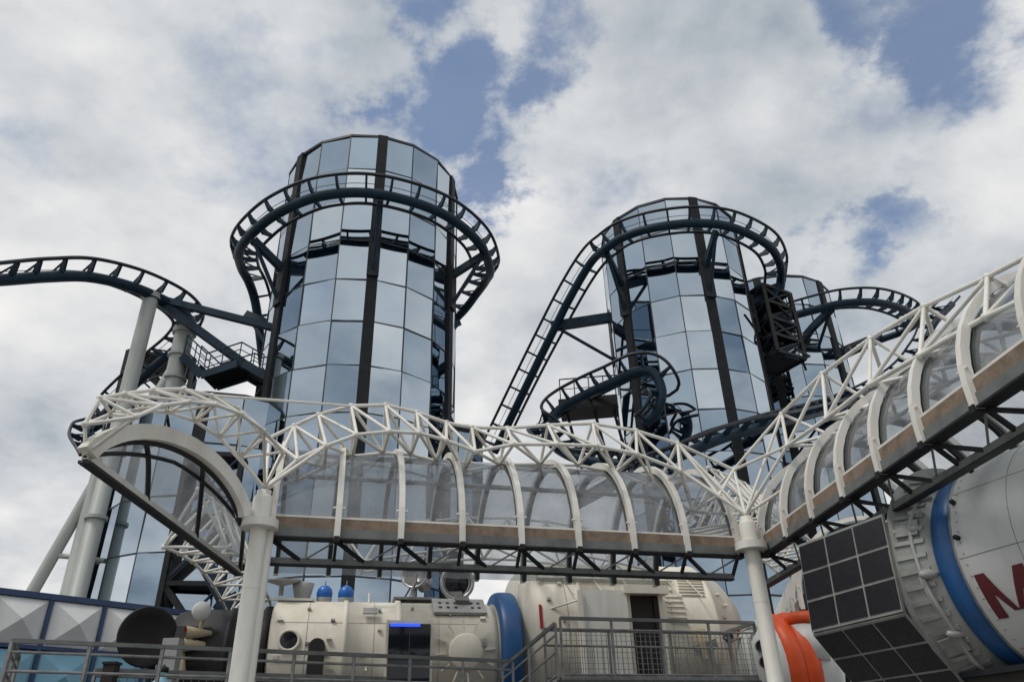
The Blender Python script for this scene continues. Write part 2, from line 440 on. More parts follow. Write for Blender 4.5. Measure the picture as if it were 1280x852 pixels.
track('dark blue track in a wide loop jutting out beyond the half hidden tower', [atY(*p) for p in loop], [-10, -12, -14, -16, -20, -24, -28, -30, -28, -24, -20, -14, -10])
low = [(1190, 380, 42.5), (1168, 404, 42), (1152, 436, 42), (1128, 466, 41.5), (1090, 490, 39.6), (1050, 507, 36.5), (1005, 520, 33), (959, 532, 30.3), (904, 547, 29), (858, 566, 28.4), (812, 584, 28.2), (770, 604, 28.4), (720, 630, 29)]
track('dark blue track sweeping low across the front of the mirror towers', [atY(*p) for p in low], [-24, -26, -26, -24, -20, -16, -14, -13, -12, -12, -12, -10, -8])
small = [(800, 580, 29.0), (764, 579, 29.6), (722, 573, 30.4), (692, 556, 31.2), (682, 535, 32.0), (698, 513, 32.2), (730, 494, 31.6), (765, 478, 30.8), (796, 464, 30.2), (817, 467, 30.0), (827, 488, 30.0), (822, 512, 30.2), (806, 530, 30.6)]
track('small tight curl of dark blue track, its end modelling a reflection in a mirror tower', [atY(*p) for p in small], [-6, -12, -18, -24, -26, -26, -22, -18, -20, -24, -26, -26, -24], step=.7)  # end over the tower is a mirror reflection built as solid track
left = [(-60, 352, 20.5), (0, 350, 22), (60, 346, 23.4), (110, 346, 24.6), (160, 357, 26), (200, 373, 27.2), (228, 390, 28.6), (240, 408, 30.2), (228, 428, 31.6), (198, 454, 32.6), (165, 484, 33.2), (136, 512, 33.4), (114, 536, 33.0), (108, 556, 32.0), (120, 580, 31)]
trX, FX = track('dark blue track arriving over the pale columns and dropping behind them', [atY(*p) for p in left], [-6, -8, -10, -12, -16, -22, -28, -30, -26, -20, -12, -6, 6, 16, 16])

# brackets that carry the rings
def bracket(p, q, label, w=.34, low=1.6):
    p, q = Vector(p), Vector(q)
    t = thing('track_bracket', label, 'bracket', q, 'track brackets on the towers')
    beam('arm', p, q, w * .7, w, 'navy', t)
    k = q + Vector((0, 0, -low))
    strut('prop', p + (q - p) * .08 + Vector((0, 0, -.1)), k, .09, 'navy', t)
    beam('wall_plate', q + Vector((0, 0, .4)), k + Vector((0, 0, -.3)), .5, .12, 'dark', t, (q - p))
for a, z, lb in ((75.3, 23.1, 'dark bracket under the ring of track, on the widest tower facing the steep straight climb'), (15.3, 22.9, 'dark bracket under the ring of track, on the middle column of the widest tower'), (-44.7, 22.3, 'dark bracket under the ring of track, on the widest tower column above the catwalk'), (135.3, 22.9, 'dark bracket under the ring of track, behind the widest tower')):
    bracket(ringpt(TLc, 5.9, a, z - .1), ringpt(TLc, 4.4, a, z - .9), lb)
bracket(ringpt(TLc, 6.0, -98, 21.6), ringpt(TLc, 4.2, -98, 20.6), 'dark bracket where the ring of track starts its dive beside the widest tower')
for a, z, lb in ((-56.2, 24.8, 'dark bracket where the steep straight track joins the ring on its tower'), (11.3, 24.7, 'dark bracket on the middle column of the tower with the steep straight track'), (78.8, 24.3, 'dark bracket under the ring of track beside the hanging dark service frame')):
    bracket(ringpt(TRc, 5.5, a if a > -50 else -48, z - .1), ringpt(TRc, 3.9, a, z - 1.0), lb)
bracket(atY(690, 408, 35.3), atY(762, 397, 35.6), 'long bracket from the straight climbing track to the mirror tower', .5, 2.6)
bracket(atY(1040, 385, 36.9), atY(1000, 425, 40.6), 'slanting bracket under the wide loop of track', .4, 2.5)

# track support beams to the left
sb = thing('support_beam', 'long navy beam from the pale column top to the widest tower', 'beam', atY(350, 412, 28.6), 'navy beams between column and tower')
beam('girder', atY(196, 373, 27.4), atY(352, 412, 28.6), .22, .30, 'navy', sb); strut('end_plate', atY(346, 410, 28.5), atY(353, 413, 28.65), .3, 'navy', sb)
sb = thing('support_beam', 'sloping navy beam from the pale column top down to the catwalk', 'beam', atY(326, 470, 28.8), 'navy beams between column and tower')
beam('girder', atY(200, 378, 27.5), atY(326, 470, 28.8), .26, .34, 'navy', sb); strut('end_plate', atY(320, 466, 28.7), atY(328, 472, 28.85), .32, 'navy', sb)

# ------------------------------------------------------------------ pale support columns (left)
def support(label, top, base_xy, r, extra=()):
    t = thing('support_column', label, 'column', (base_xy[0], base_xy[1], 0), 'pale track support columns')
    zt = top.z
    build(MB().lathe([(r + .25, 0), (r + .25, .06), (r, .06), (r, zt)], (base_xy[0], base_xy[1], 0), n=20), 'shaft', 'support', t)
    for z in extra:
        build(MB().lathe([(r, z - .06), (r + .09, z - .06), (r + .09, z + .06), (r, z + .06)], (base_xy[0], base_xy[1], 0), n=20, smooth=False), 'flange', 'support', t)
    build(MB().lathe([(r, zt - .12), (r + .1, zt - .12), (r + .1, zt + .1), (.02, zt + .12)], (base_xy[0], base_xy[1], 0), n=20, smooth=False), 'cap', 'support', t)
    return t
p1 = atY(189, 371, 27); support('tall pale column under the crest of the left-hand drop track', p1, (p1.x, p1.y), .30, (p1.z - 9.5,))
p2 = atY(231, 415, 28.8); c2 = support('thick pale column with flanges beside the catwalk', p2, (p2.x, p2.y), .40, (p2.z - 1.2, p2.z - 2.3, 8.6))
strut('raking_strut', (p2.x - .2, p2.y - .1, p2.z - 2.0), atY(165, 545, 28), .2, 'support', c2)
p3 = atY(129, 575, 27.2); c3 = support('pale column with a slanting leg, clear of the mirror tower', p3, (p3.x, p3.y), .30, ())
strut('raking_leg', p3 + Vector((0, 0, -.6)), atY(20, 775, 27), .22, 'support', c3)
strut('cross_tube', atY(72, 694, 27.1), atY(118, 698, 27.2), .09, 'support', c3)
ct = thing('tie_tube', 'thin pale tube joining two support columns low down', 'tube', atY(160, 701, 27.5))
strut('tube', atY(112, 698, 27.1), atY(172, 706, 28.7), .09, 'support', ct); strut('end_flange', atY(110, 698, 27.08), atY(114, 698.3, 27.14), .15, 'support', ct)

# ------------------------------------------------------------------ catwalk and dark steel lattice towers
def railing(parent, P, h=1.05, mids=(.5,), post=1.0, r=.025, mt='navy', top=None):
    """P: floor-level polyline"""
    P = [Vector(p) for p in P]; U = Vector((0, 0, 1))
    for a, b in zip(P, P[1:]):
        strut('handrail', a + U * h, b + U * h, r * 1.3, top or mt, parent)
        for m in mids: strut('mid_rail', a + U * h * m, b + U * h * m, r * .8, mt, parent)
        n = max(1, round((b - a).length / post))
        for k in range(n + (b is P[-1])): 
            q = a + (b - a) * (k / n); strut('post', q, q + U * h, r, mt, parent)
cw = thing('catwalk', 'dark blue service catwalk with steps and railings beside the widest tower', 'catwalk', atY(290, 470, 28.6))
cA, cB, cC, cD = atY(238, 452, 28.9), atY(262, 476, 28.6), atY(306, 462, 28.2), atY(334, 478, 28.4)
for p, q in ((cA, cB), (cB, cC), (cC, cD)):
    w = (q - p).cross(Vector((0, 0, 1))).normalized()
    beam('floor_plate', p, q, 1.1, .10, 'dark', cw)
    for s in (-.57, .57): beam('side_channel', p + w * s, q + w * s, .08, .34, 'navy', cw)
for s in (-.5, .5):
    w = (cC - cB).cross(Vector((0, 0, 1))).normalized() * s
    railing(cw, [cA + w, cB + w, cC + w, cD + w], post=.7, mids=(.35, .68))
def lattice(label, c, w, d, z0, z1, levels, rz=0, slab=True, body='dark'):
    t = thing('steel_lattice_tower', label, 'steel frame', (c[0], c[1], z0), 'dark steel service frames')
    m = Matrix.Rotation(R(rz), 3, 'Z')
    K = [Vector((c[0], c[1], 0)) + m @ Vector((x * w / 2, y * d / 2, 0)) for x, y in ((-1, -1), (1, -1), (1, 1), (-1, 1))]
    U = Vector((0, 0, 1))
    for k in K: beam('post', k + U * z0, k + U * z1, .18, .18, body, t)
    for i in range(levels + 1):
        z = z0 + (z1 - z0) * i / levels
        for a in range(4):
            beam('girt', K[a] + U * z, K[(a + 1) % 4] + U * z, .12, .16, body, t)
            if i < levels:
                zz2 = z0 + (z1 - z0) * (i + 1) / levels
                strut('brace', K[a] + U * z, K[(a + 1) % 4] + U * zz2, .05, 'navy', t)
                strut('handrail', K[a] + U * (z + 1.0), K[(a + 1) % 4] + U * (z + 1.0), .03, 'navy', t)
        if slab: beam('floor_plate', (K[0] + K[3]) / 2 + U * (z + .02), (K[1] + K[2]) / 2 + U * (z + .02), d * .96, .07, 'black', t)
        if i < levels and slab:
            # stair flight
            s0 = K[0] * .75 + K[3] * .25; s1 = K[1] * .75 + K[2] * .25
            if i % 2: s0, s1 = s1, s0
            beam('stair_flight', s0 + U * z, s1 + U * (z + (z1 - z0) / levels), .9, .2, 'black', t)
    return t
q = atY(196, 490, 36.0); lattice('dark steel stair frame behind the pale columns, under the drop track', (q.x, q.y), 3.2, 2.4, 6.0, q.z + 1.6, 6, 20)
q = atY(262, 650, 27.0); lattice('dark steel frame low down between the short tower and the curved canopy', (q.x, q.y), 1.9, 1.7, 3.0, q.z + 2.2, 4, 10)
q = atY(962, 412, 35.2); hf = lattice('dark steel service frame packed between two mirror towers', (q.x, q.y), 2.0, 2.0, q.z - 2.0, q.z + 2.0, 4, 30, body='black')
for k in range(46):
    a_ = Vector((random.uniform(-1.3, 1.2), random.uniform(-1.1, 1.1), random.uniform(-2.3, 2.3))); b_ = a_ + Vector((random.uniform(-.9, .9), random.uniform(-.6, .6), random.uniform(-.9, .9)))
    beam('cable_tray' if k % 3 else 'bracket_arm', q + a_, q + b_, random.uniform(.04, .16), random.uniform(.04, .2), 'black' if k % 4 else 'navy', hf)
for z_ in (-1.4, 1.2): beam('wall_arm', q + Vector((-.6, 0, z_)), Vector((TRc[0] + 3.3, TRc[1] - .3, q.z + z_)), .2, .24, 'dark', hf)
q = atY(735, 510, 33); pf = thing('maintenance_platform', 'dark steel maintenance platform inside the small curl of track', 'platform', q)
beam('floor_plate', q + Vector((-1.3, .2, 0)), q + Vector((1.4, -.2, 0)), 1.5, .5, 'black', pf)
for s in (-1, .3, 1.2):
    strut('prop', q + Vector((s, 0, -.2)), q + Vector((s + .6, .4, -3.2)), .07, 'dark', pf)
railing(pf, [q + Vector((-1.3, -.5, .25)), q + Vector((1.4, -.8, .25))], post=.7)

# navy prop beside the canopy, low left
nb = thing('support_beam', 'thick navy beam raking down behind the curved end canopy', 'beam', atY(281, 750, 22))
beam('girder', atY(222, 640, 22), atY(285, 757, 22.6), .34, .4, 'navy', nb); beam('foot_plate', atY(280, 748, 22.5), atY(288, 762, 22.6), .6, .6, 'navy', nb)

# ------------------------------------------------------------------ front columns
L0 = Vector((-3.67, 10.75, 0)); R0 = Vector((3.85, 12.75, 0)); EZ = 4.9
E1 = (R0 - L0).normalized(); N1 = Vector((-E1.y, E1.x, 0))
def white_column(label, c):
    t = thing('white_column', label, 'column', (c.x, c.y, 0), 'white canopy columns')
    build(MB().lathe([(.30, 0), (.30, .05), (.118, .05), (.118, EZ - .1)], c, n=24), 'shaft', 'white', t)
    build(MB().lathe([(.075, 0.02), (.075, EZ - .1)], c + E1 * .13 + N1 * .10, n=16), 'side_tube', 'white', t)
    build(MB().lathe([(.02, EZ - .10), (.26, EZ - .10), (.26, EZ + .02), (.02, EZ + .02)], c, n=28, smooth=False), 'collar', 'white', t)
    build(MB().lathe([(.14, EZ + .02), (.14, EZ + .34), (.12, EZ + .38), (.10, EZ + .38), (.10, EZ + .46), (.04, EZ + .48)], c, n=24), 'sleeve', 'white', t)
    build(MB().lathe([(.117, 3.96), (.123, 3.97), (.117, 3.98)], c, n=24), 'weld_seam', 'white', t)
    return t
white_column('white round column with collar under the left end of the straight canopy', L0)
white_column('white round column with collar where the two glazed canopies meet', R0)

# ------------------------------------------------------------------ barrel canopies
def canopy(label, p0, p1, nb, side, rad=1.7, name='barrel_canopy', ext=0.):
    """p0->p1 near eave at ground level coordinates; the vault leans to 'side' (unit vector)"""
    p0, p1 = Vector(p0), Vector(p1); U = Vector((0, 0, 1)); S = Vector(side)
    t = thing(name, label, 'canopy', p0, 'glazed barrel canopies')
    ax = (p1 - p0).normalized(); L = (p1 - p0).length; bay = L / nb
    def arc(a, r): return S * (rad - r * math.cos(a)) + U * (EZ + .12 + r * math.sin(a))
    NS = 20
    for k in range(nb):                                   # curved sheets
        a, b = p0 + ax * (k * bay + .03), p0 + ax * ((k + 1) * bay - .03)
        m = MB(); vs = []
        for i in range(NS + 1): vs += [a + arc(math.pi * i / NS, rad - .05), b + arc(math.pi * i / NS, rad - .05)]
        m.add(vs, [(2 * i, 2 * i + 1, 2 * i + 3, 2 * i + 2) for i in range(NS)], True)
        build(m, 'curved_sheet', 'canopy', t)
    for k in range(nb + 1):                               # ribs outside the sheets, rubber gasket inside
        c = p0 + ax * (k * bay)
        m = MB(); g2 = MB(); vs = []; gs = []
        for i in range(-2, NS + 3):
            a = math.pi * min(max(i, 0), NS) / NS
            dz = U * (-.14 * max(0, -i) if i < 0 else (-.01 * max(0, i - NS)))
            w = ax * .045
            vs += [c - w + arc(a, rad - .02) + dz, c + w + arc(a, rad - .02) + dz, c + w + arc(a, rad + .08) + dz, c - w + arc(a, rad + .08) + dz]
            w = ax * .035
            gs += [c - w + arc(a, rad - .13) + dz, c + w + arc(a, rad - .13) + dz, c + w + arc(a, rad - .055) + dz, c - w + arc(a, rad - .055) + dz]
        n = len(vs) // 4
        fs = [(4 * i + j, 4 * i + (j + 1) % 4, 4 * i + 4 + (j + 1) % 4, 4 * i + 4 + j) for i in range(n - 1) for j in range(4)] + [(0, 3, 2, 1), (4 * n - 4, 4 * n - 3, 4 * n - 2, 4 * n - 1)]
        rb = build(m.add(vs, fs), 'rib', 'white', t)
        build(g2.add(gs, fs), 'gasket', 'gasket', rb)
        if True:                                          # shoe and bolt at the near foot
            f = c + arc(0, rad + .03) + U * -.27
            beam('rib_shoe', f - ax * .04, f + ax * .04, .14, .08, 'dark', rb)
        f = c + arc(.12, rad + .05)
        strut('bolt', f - ax * .09, f + ax * .09, .018, 'white', rb)
    inn = S * .02
    beam('timber_board', p0 + inn + U * (EZ + .09), p1 + inn + U * (EZ + .09), .07, .15, 'timber', t)
    beam('fascia_beam', p0 + inn + U * (EZ - .06), p1 + inn + U * (EZ - .06), .12, .14, 'fascia', t)
    beam('lower_flange', p0 + inn + U * (EZ - .145), p1 + inn + U * (EZ - .145), .2, .025, 'dark', t)
    beam('edge_strip', p0 + inn * 2 + U * (EZ + .185), p1 + inn * 2 + U * (EZ + .185), .1, .03, 'white', t)
    bk = S * (2 * rad)
    beam('rear_eave_beam', p0 + bk + U * (EZ + .33), p1 + bk + U * (EZ + .33), .10, .10, 'fascia', t)
    zl, ci = EZ - .40, S * .32
    beam('bottom_chord', p0 - ax * ext + ci + U * zl, p1 + ci + U * zl, .085, .085, 'fascia', t)
    beam('chord_flange', p0 - ax * ext + ci + U * (zl - .055), p1 + ci + U * (zl - .055), .12, .02, 'dark', t)
    for k in range(nb):
        a = p0 + ax * (k * bay); b2 = a + ax * bay; mid = (a + b2) / 2 + ci + U * zl
        beam('diagonal', a + U * (EZ - .15) + S * .04, mid, .05, .05, 'dark', t)
        strut('thin_diagonal', b2 + U * (EZ - .15) + S * .04, mid, .014, 'galv', t)
    for k in range(nb + 1):
        a = p0 + ax * (k * bay)
        beam('web_post', a + U * (EZ - .14) + S * .05, a + ci + U * zl, .045, .045, 'dark', t)
    for ang, rr in ((1.18, .05), (math.pi / 2 + .35, .05)):
        strut('purlin', p0 + arc(ang, rad - .12), p1 + arc(ang, rad - .12), rr, 'plate', t)
    return t
canopy('straight glazed barrel canopy spanning between the two white columns', L0 + N1 * .25 + E1 * .15, R0 + N1 * .25 - E1 * .1, 8, N1)
ra, rb_ = Vector((4.13, 12.9, 0)), Vector((5.03, 4.3, 0))
RD = (rb_ - ra).normalized(); RS = Vector((-RD.y, RD.x, 0))
if RS.x < 0: RS = -RS
canopy('glazed barrel canopy passing over the station module with red letters', ra, rb_, 9, RS, rad=1.42, ext=1.6)
ba, bb = Vector((6.3, 17.8, 0)), Vector((7.5, 24.0, 0))
BD = (bb - ba).normalized(); BS = Vector((BD.y, -BD.x, 0))
canopy('farther glazed barrel canopy behind the orange banded node', ba, bb, 5, BS, rad=1.6)

# curved end canopy on the left: arch from the column to a free tip, glazed back to a straight eave
A = atZ(107, 567, EZ); Cc = L0 + Vector((-.22, -.12, EZ + .05)); B = atZ(300, 712, EZ)
ec = thing('end_canopy', 'pointed curved glass end canopy with broad white arch beside the left white column', 'canopy', A)
def archp(t, lift=.0):
    p = A + (Cc - A) * ((1 - math.cos(math.pi * t)) / 2 * .35 + t * .65)
    return p + Vector((0, 0, (.62 + lift) * math.sin(math.pi * t) ** .8))
pl = (Cc - A).normalized(); pn = Vector((pl.y, -pl.x, 0)).normalized()
if pn.dot(CAM - A) < 0: pn = -pn
m = MB(); vs = []
NA = 28
for i in range(NA + 1):
    t = i / NA; p = archp(t); tg = (archp(min(1, t + .01)) - archp(max(0, t - .01))).normalized(); nu = pn.cross(tg)
    if nu.z < 0: nu = -nu
    for s, h in ((-.05, -.09), (.10, -.09), (.10, .10), (-.05, .10)): vs.append(p + pn * s + nu * h)
fs = [(4 * i + j, 4 * i + (j + 1) % 4, 4 * i + 4 + (j + 1) % 4, 4 * i + 4 + j) for i in range(NA) for j in range(4)] + [(0, 3, 2, 1), (4 * NA, 4 * NA + 1, 4 * NA + 2, 4 * NA + 3)]
build(m.add(vs, fs), 'arch', 'white', ec)
def eave(t): return A + (B - A) * t
def surf(t, s):          # t along eave/arch, s=0 eave .. 1 arch
    e, a = eave(t), archp(t) + Vector((0, 0, -.05)); p = e + (a - e) * s
    return p + Vector((0, 0, .28 * math.sin(math.pi * s) * min(1, t * 2.2)))
cuts = [0.0, .30, .62, 1.0]
for c0, c1 in zip(cuts, cuts[1:]):
    for s0, s1 in ((0, .52), (.52, 1)):
        m = MB(); vs = []; nt, ns = 8, 8
        for i in range(nt + 1):
            for j in range(ns + 1): vs.append(surf(c0 + (c1 - c0) * i / nt, s0 + (s1 - s0) * j / ns))
        m.add(vs, [(i * (ns + 1) + j, i * (ns + 1) + j + 1, (i + 1) * (ns + 1) + j + 1, (i + 1) * (ns + 1) + j) for i in range(nt) for j in range(ns)], True)
        build(m, 'curved_sheet', 'canopy', ec)
for c0 in cuts[1:]: build(MB().tube([surf(c0, s / 12) - Vector((0, 0, .02)) for s in range(13)], .035, 8), 'glazing_bar', 'gasket', ec)
build(MB().tube([surf(s / 16, .52) - Vector((0, 0, .02)) for s in range(17)], .028, 8), 'glazing_bar', 'gasket', ec)
build(MB().tube([archp(s / 24, 0) + pn * -.02 - Vector((0, 0, .12)) for s in range(25)], .03, 8), 'gasket', 'gasket', ec)
beam('eave_beam', A - Vector((0, 0, .02)), B - Vector((0, 0, .02)), .07, .08, 'white', ec); beam('eave_gasket', A - Vector((0, 0, .09)), B - Vector((0, 0, .09)), .13, .035, 'gasket', ec)

# ------------------------------------------------------------------ white space-frame trusses
def spaceframe(label, top, bot, back, r=.028, extra=()):
    t = thing('space_frame_truss', label, 'truss', bot[0], 'white space-frame trusses')
    def S(p, q, rr=r): strut('strut', p, q, rr, 'white', t)
    n = len(top); nb = len(bot)
    for a, b in zip(top, top[1:]): S(a, b, r * 1.15)
    for a, b in zip(bot, bot[1:]): S(a, b, r * 1.15)
    for a, b in zip(back, back[1:]): S(a, b, r * 1.15)
    for i in range(nb):
        for arr in (bot, back):
            if i < n: S(top[i], arr[i])
            if i + 1 < n: S(top[i + 1], arr[i])
        S(bot[i], back[i])
        if i + 1 < nb: S(bot[i], back[i + 1])
    for a, b in extra: S(a, b)
    nm = MB().lathe([(.001, -1.8 * r), (1.35 * r, -1.2 * r), (1.85 * r, 0), (1.35 * r, 1.2 * r), (.001, 1.8 * r)], n=10).mesh('node'); nm.materials.append(M['white'])
    for p in list(top) + list(bot) + list(back): link('node', nm, None, t, Matrix.Translation(p))
    return t
PF = L0 + N1 * .15; PT = L0 + N1 * .65
topF = [(337, 547), (368, 532), (398, 518), (439, 507), (482, 506), (521, 515), (558, 528), (590, 534), (634, 535), (685, 531), (741, 529), (795, 538), (847, 554), (917, 587)]
botF = [(372, 574), (408, 557), (446, 543), (487, 539), (524, 541), (558, 550), (594, 564), (642, 555), (696, 555), (746, 557), (796, 567), (850, 588), (898, 619)]
T1 = [atPlane(*p, PT, N1) for p in topF]; B1 = [atPlane(*p, PF, N1) for p in botF]
K1 = [b + N1 * 1.0 + Vector((0, 0, .02)) for b in B1]
Ls, Rs = L0 + Vector((0, 0, EZ + .5)), R0 + Vector((0, 0, EZ + .5))
spaceframe('undulating white space-frame truss above the straight canopy', T1, B1, K1, extra=[(Ls, T1[0]), (Ls, B1[0]), (Ls, K1[0]), (Ls, B1[1]), (Ls, T1[1]), (Rs, T1[-1]), (Rs, B1[-1]), (Rs, K1[-1]), (Rs, B1[-2]), (Rs, T1[-2])])
PLn = Vector((-(Cc - A).y, (Cc - A).x, 0)).normalized()
if PLn.x < 0: PLn = -PLn
topL = [(330, 547), (298, 510), (265, 494), (229, 486), (191, 487), (156, 492), (125, 497), (106, 530)]
botL = [(300, 572), (274, 546), (244, 526), (211, 515), (176, 512), (139, 517), (106, 531)]
T2 = [atPlane(*p, A + PLn * .35, PLn) for p in topL]; B2 = [atPlane(*p, A - PLn * .05, PLn) for p in botL]
K2 = [b + PLn * .75 + Vector((0, 0, -.03)) for b in B2]
spaceframe('white space-frame truss curving over the pointed end canopy', T2, B2, K2, r=.021, extra=[(Ls, B2[0]), (Ls, K2[0]), (Ls, B2[1]), (Ls, K2[1]), (K2[-1], A), (B2[-1], A), (T2[2], T1[3])])
topR = [(917, 587), (977, 517), (1028, 467), (1088, 423), (1155, 383), (1234, 346), (1330, 296)]
botR = [(950, 590), (984, 557), (1033, 523), (1087, 481), (1150, 444), (1232, 396), (1330, 350)]
T3 = [atPlane(*p, ra + RS * .65, RS) for p in topR]; B3 = [atPlane(*p, ra + RS * .2, RS) for p in botR]
K3 = [b + RS * 1.1 + Vector((0, 0, .04)) for b in B3]
spaceframe('white space-frame truss climbing along the canopy over the red lettered module', T3[1:], B3[1:], K3[1:], extra=[(T3[1], Rs), (T3[1], T1[-1]), (B3[1], Rs), (K3[1], Rs), (B3[1], T1[-1])])
# farther trusses seen through and beyond the canopies
def straight_truss(label, a, b, nbay, h=.8, w=1.0, arch=.5, r=.026):
    a, b = Vector(a), Vector(b); ax = (b - a).normalized(); s = Vector((-ax.y, ax.x, 0)); U = Vector((0, 0, 1)); L = (b - a).length
    def z(t): return U * (arch * math.sin(math.pi * t))
    top = [a + ax * L * (i / nbay) + s * w / 2 + U * h + z(i / nbay) for i in range(nbay + 1)]
    bo = [a + ax * L * ((i + .5) / nbay) + z((i + .5) / nbay) for i in range(nbay)]
    return spaceframe(label, top, bo, [p + s * w for p in bo], r)
straight_truss('farther white space-frame truss seen through the straight canopy glazing', (-3.6, 15.8, 5.5), (3.4, 17.6, 5.5), 8)
straight_truss('white space-frame truss over the farther canopy behind the orange banded node', (4.4, 13.9, 5.7), (8.6, 21.2, 6.4), 12, h=1.1, w=1.5, arch=.3)
straight_truss('white space-frame truss running back behind the pointed end canopy', (-4.75, 12.2, 5.0), (-5.6, 18.5, 4.9), 7, h=.9, arch=.35)

# ------------------------------------------------------------------ space station modules
def cyl_module(b, p, q, prof, n=40):
    """lathe along p->q, prof = [(radius, fraction metres)]"""
    p, q = Vector(p), Vector(q); return b.lathe(prof, p, q - p, n)
AX = Vector((math.cos(R(13)), math.sin(R(13)), 0)); AN = Vector((AX.y, -AX.x, 0)); UZ = Vector((0, 0, 1))
S0 = Vector((-5.30, 17.25, 4.0))                         # left end of cream module
def on(s, a=0., r=1.15, c=S0):                           # point on a module: s metres along, a degrees above the horizontal facing the viewer
    return c + AX * s + AN * (r * math.cos(R(a))) + UZ * (r * math.sin(R(a)))
def surf_mx(s, a, r, c=S0):
    nrm = AN * math.cos(R(a)) + UZ * math.sin(R(a)); up = nrm.cross(AX) * -1
    if up.z < 0: up = -up
    m = Matrix((AX, up, nrm)).transposed()
    if m.determinant() < 0: m = Matrix((AX, -up, nrm)).transposed()
    m = m.to_4x4(); m.translation = on(s, a, r, c); return m
mod = thing('station_module', 'cream cylindrical space station module with portholes and two blue domes', 'space module', S0, 'space station modules')
hull = MB(); cyl_module(hull, S0, S0 + AX, [(.01, 0), (1.0, 0), (1.12, .06), (1.12, 1.45), (1.155, 1.46), (1.155, 1.54), (1.12, 1.55), (1.12, 2.55), (1.17, 2.56), (1.17, 2.66), (1.12, 2.67), (1.12, 4.60), (1.05, 4.72), (.01, 4.72)])
hl = build(hull, 'hull', 'cream', mod)
def disc_part(name, mt, s, a, r, prof, parent, c=S0, n=24):
    m = MB().lathe(prof, (0, 0, 0), (0, 0, 1), n).mesh(name)
    return link(name, m, mt, parent, surf_mx(s, a, r, c))
for s, a, rr in ((.42, 8, .17),):
    p = disc_part('porthole', 'cream', s, a, 1.10, [(rr + .06, 0), (rr + .06, .05), (rr, .06), (rr, .02)], mod)
    disc_part('pane', 'darkglass', s, a, 1.10, [(.001, .035), (rr, .03)], p)
# arched dark doorway
m = MB(); vs = [(-.16, -.6, 0), (.16, -.6, 0)] + [(.16 * math.cos(x * math.pi / 8), .16 * math.sin(x * math.pi / 8), 0) for x in range(9)]
vs3 = [(x, y, .0) for x, y, z in vs] + [(x, y, .09) for x, y, z in vs]; n = len(vs)
m.add(vs3, [tuple(range(n, 2 * n))] + [(i, (i + 1) % n, (i + 1) % n + n, i + n) for i in range(n)])
link('arched_hatch', m.mesh('arched_hatch'), 'black', mod, surf_mx(.98, 2, 1.10))
# wide dark window with light strip
wmx = surf_mx(2.82, 0, 1.05)
def local_box(name, mt, mx, c, sx, sy, sz, parent): return link(name, MB().box(c, sx, sy, sz).mesh(name), mt, parent, mx)
wf = local_box('window_frame', 'cream', wmx, (0, -.12, .06), .96, 1.36, .12, mod)
for k in range(2):
    local_box('window_pane', 'darkglass', wmx, (-.2175 + .435 * k, -.12, .13), .425, 1.22, .03, wf)
local_box('light_strip', 'led', wmx, (-.1, .46, .155), .62, .05, .025, wf)
# round hatch with radial ribs
disc_part('round_hatch', 'cream', 4.0, -2, 1.08, [(.36, 0), (.36, .12), (.33, .15), (.001, .15)], mod, n=28)
for k in range(12):
    a = k * math.pi / 6 + .1
    hm = surf_mx(4.0, -2, 1.12)
    b = MB().box((.52 * math.cos(a), .52 * math.sin(a), .03), .22, .03, .06, Matrix.Rotation(a, 3, 'Z')); link('radial_rib', b.mesh('radial_rib'), 'cream', mod, hm)
# blue domes
for s in (1.02, 1.48):
    disc_part('dome_ring', 'plate', s, 84, 1.10, [(.15, 0), (.17, .08), (.15, .12), (.10, .12)], mod)
    dm = disc_part('dome', 'dome', s, 84, 1.14, [(.14, 0.02), (.17, .09), (.172, .16), (.15, .24), (.09, .30), (.03, .325), (.001, .33)], mod)
    disc_part('dome_tip', 'galv', s, 84, 1.44, [(.012, 0), (.012, .12), (.001, .13)], mod, n=8)
# small fittings
for s, a in ((.2, 30), (.2, -8), (.75, 46), (.8, 5), (1.2, 10), (1.25, 30), (2.2, 20), (2.2, 45), (2.5, 2), (3.7, 40), (4.4, 35), (4.4, 5), (3.9, 44), (1.9, -6), (.55, -10), (2.9, 50), (4.15, 46)):
    local_box('fitting', random.choice(['plate', 'cream', 'galv']), surf_mx(s, a, 1.12), (0, 0, .03), random.uniform(.05, .12), random.uniform(.04, .07), .06, mod)
st = surf_mx(1.98, 30, 1.13)
strut('mast', on(1.98, -20, 1.2), on(1.98, 78, 1.3), .022, 'cream', mod)
local_box('sign_plate', 'plate', surf_mx(2.0, 38, 1.22), (0, 0, .03), .30, .16, .03, mod)
# white tray with cone feed on top
local_box('tray', 'white', surf_mx(.35, 80, 1.12), (0, 0, .03), .92, .5, .05, mod)
disc_part('cone_feed', 'plate', .55, 84, 1.15, [(.16, 0), (.20, .16), (.24, .34), (.2, .36), (.001, .2)], mod)
disc_part('side_panel_dish', 'plate', .10, 80, 1.42, [(.05, -.2), (.05, 0), (.40, .10), (.42, .14), (.001, .05)], mod)
# grey perforated plate
pm_ = surf_mx(3.92, 52, 1.08)
pp = local_box('perforated_plate', 'plate', pm_, (0, .05, .08), 1.15, .60, .06, mod)
for i in range(5):
    for j in range(2):
        x = (-.42, -.25, -.08, .28, .43)[i]
        link('hole', MB().lathe([(.04, .0), (.04, .004), (.001, .004)], (x, -.05 + j * .2, .112), n=12).mesh('hole'), 'dark', pp, pm_)
local_box('plate_block', 'fascia', pm_, (.08, .2, .15), .3, .2, .12, pp)

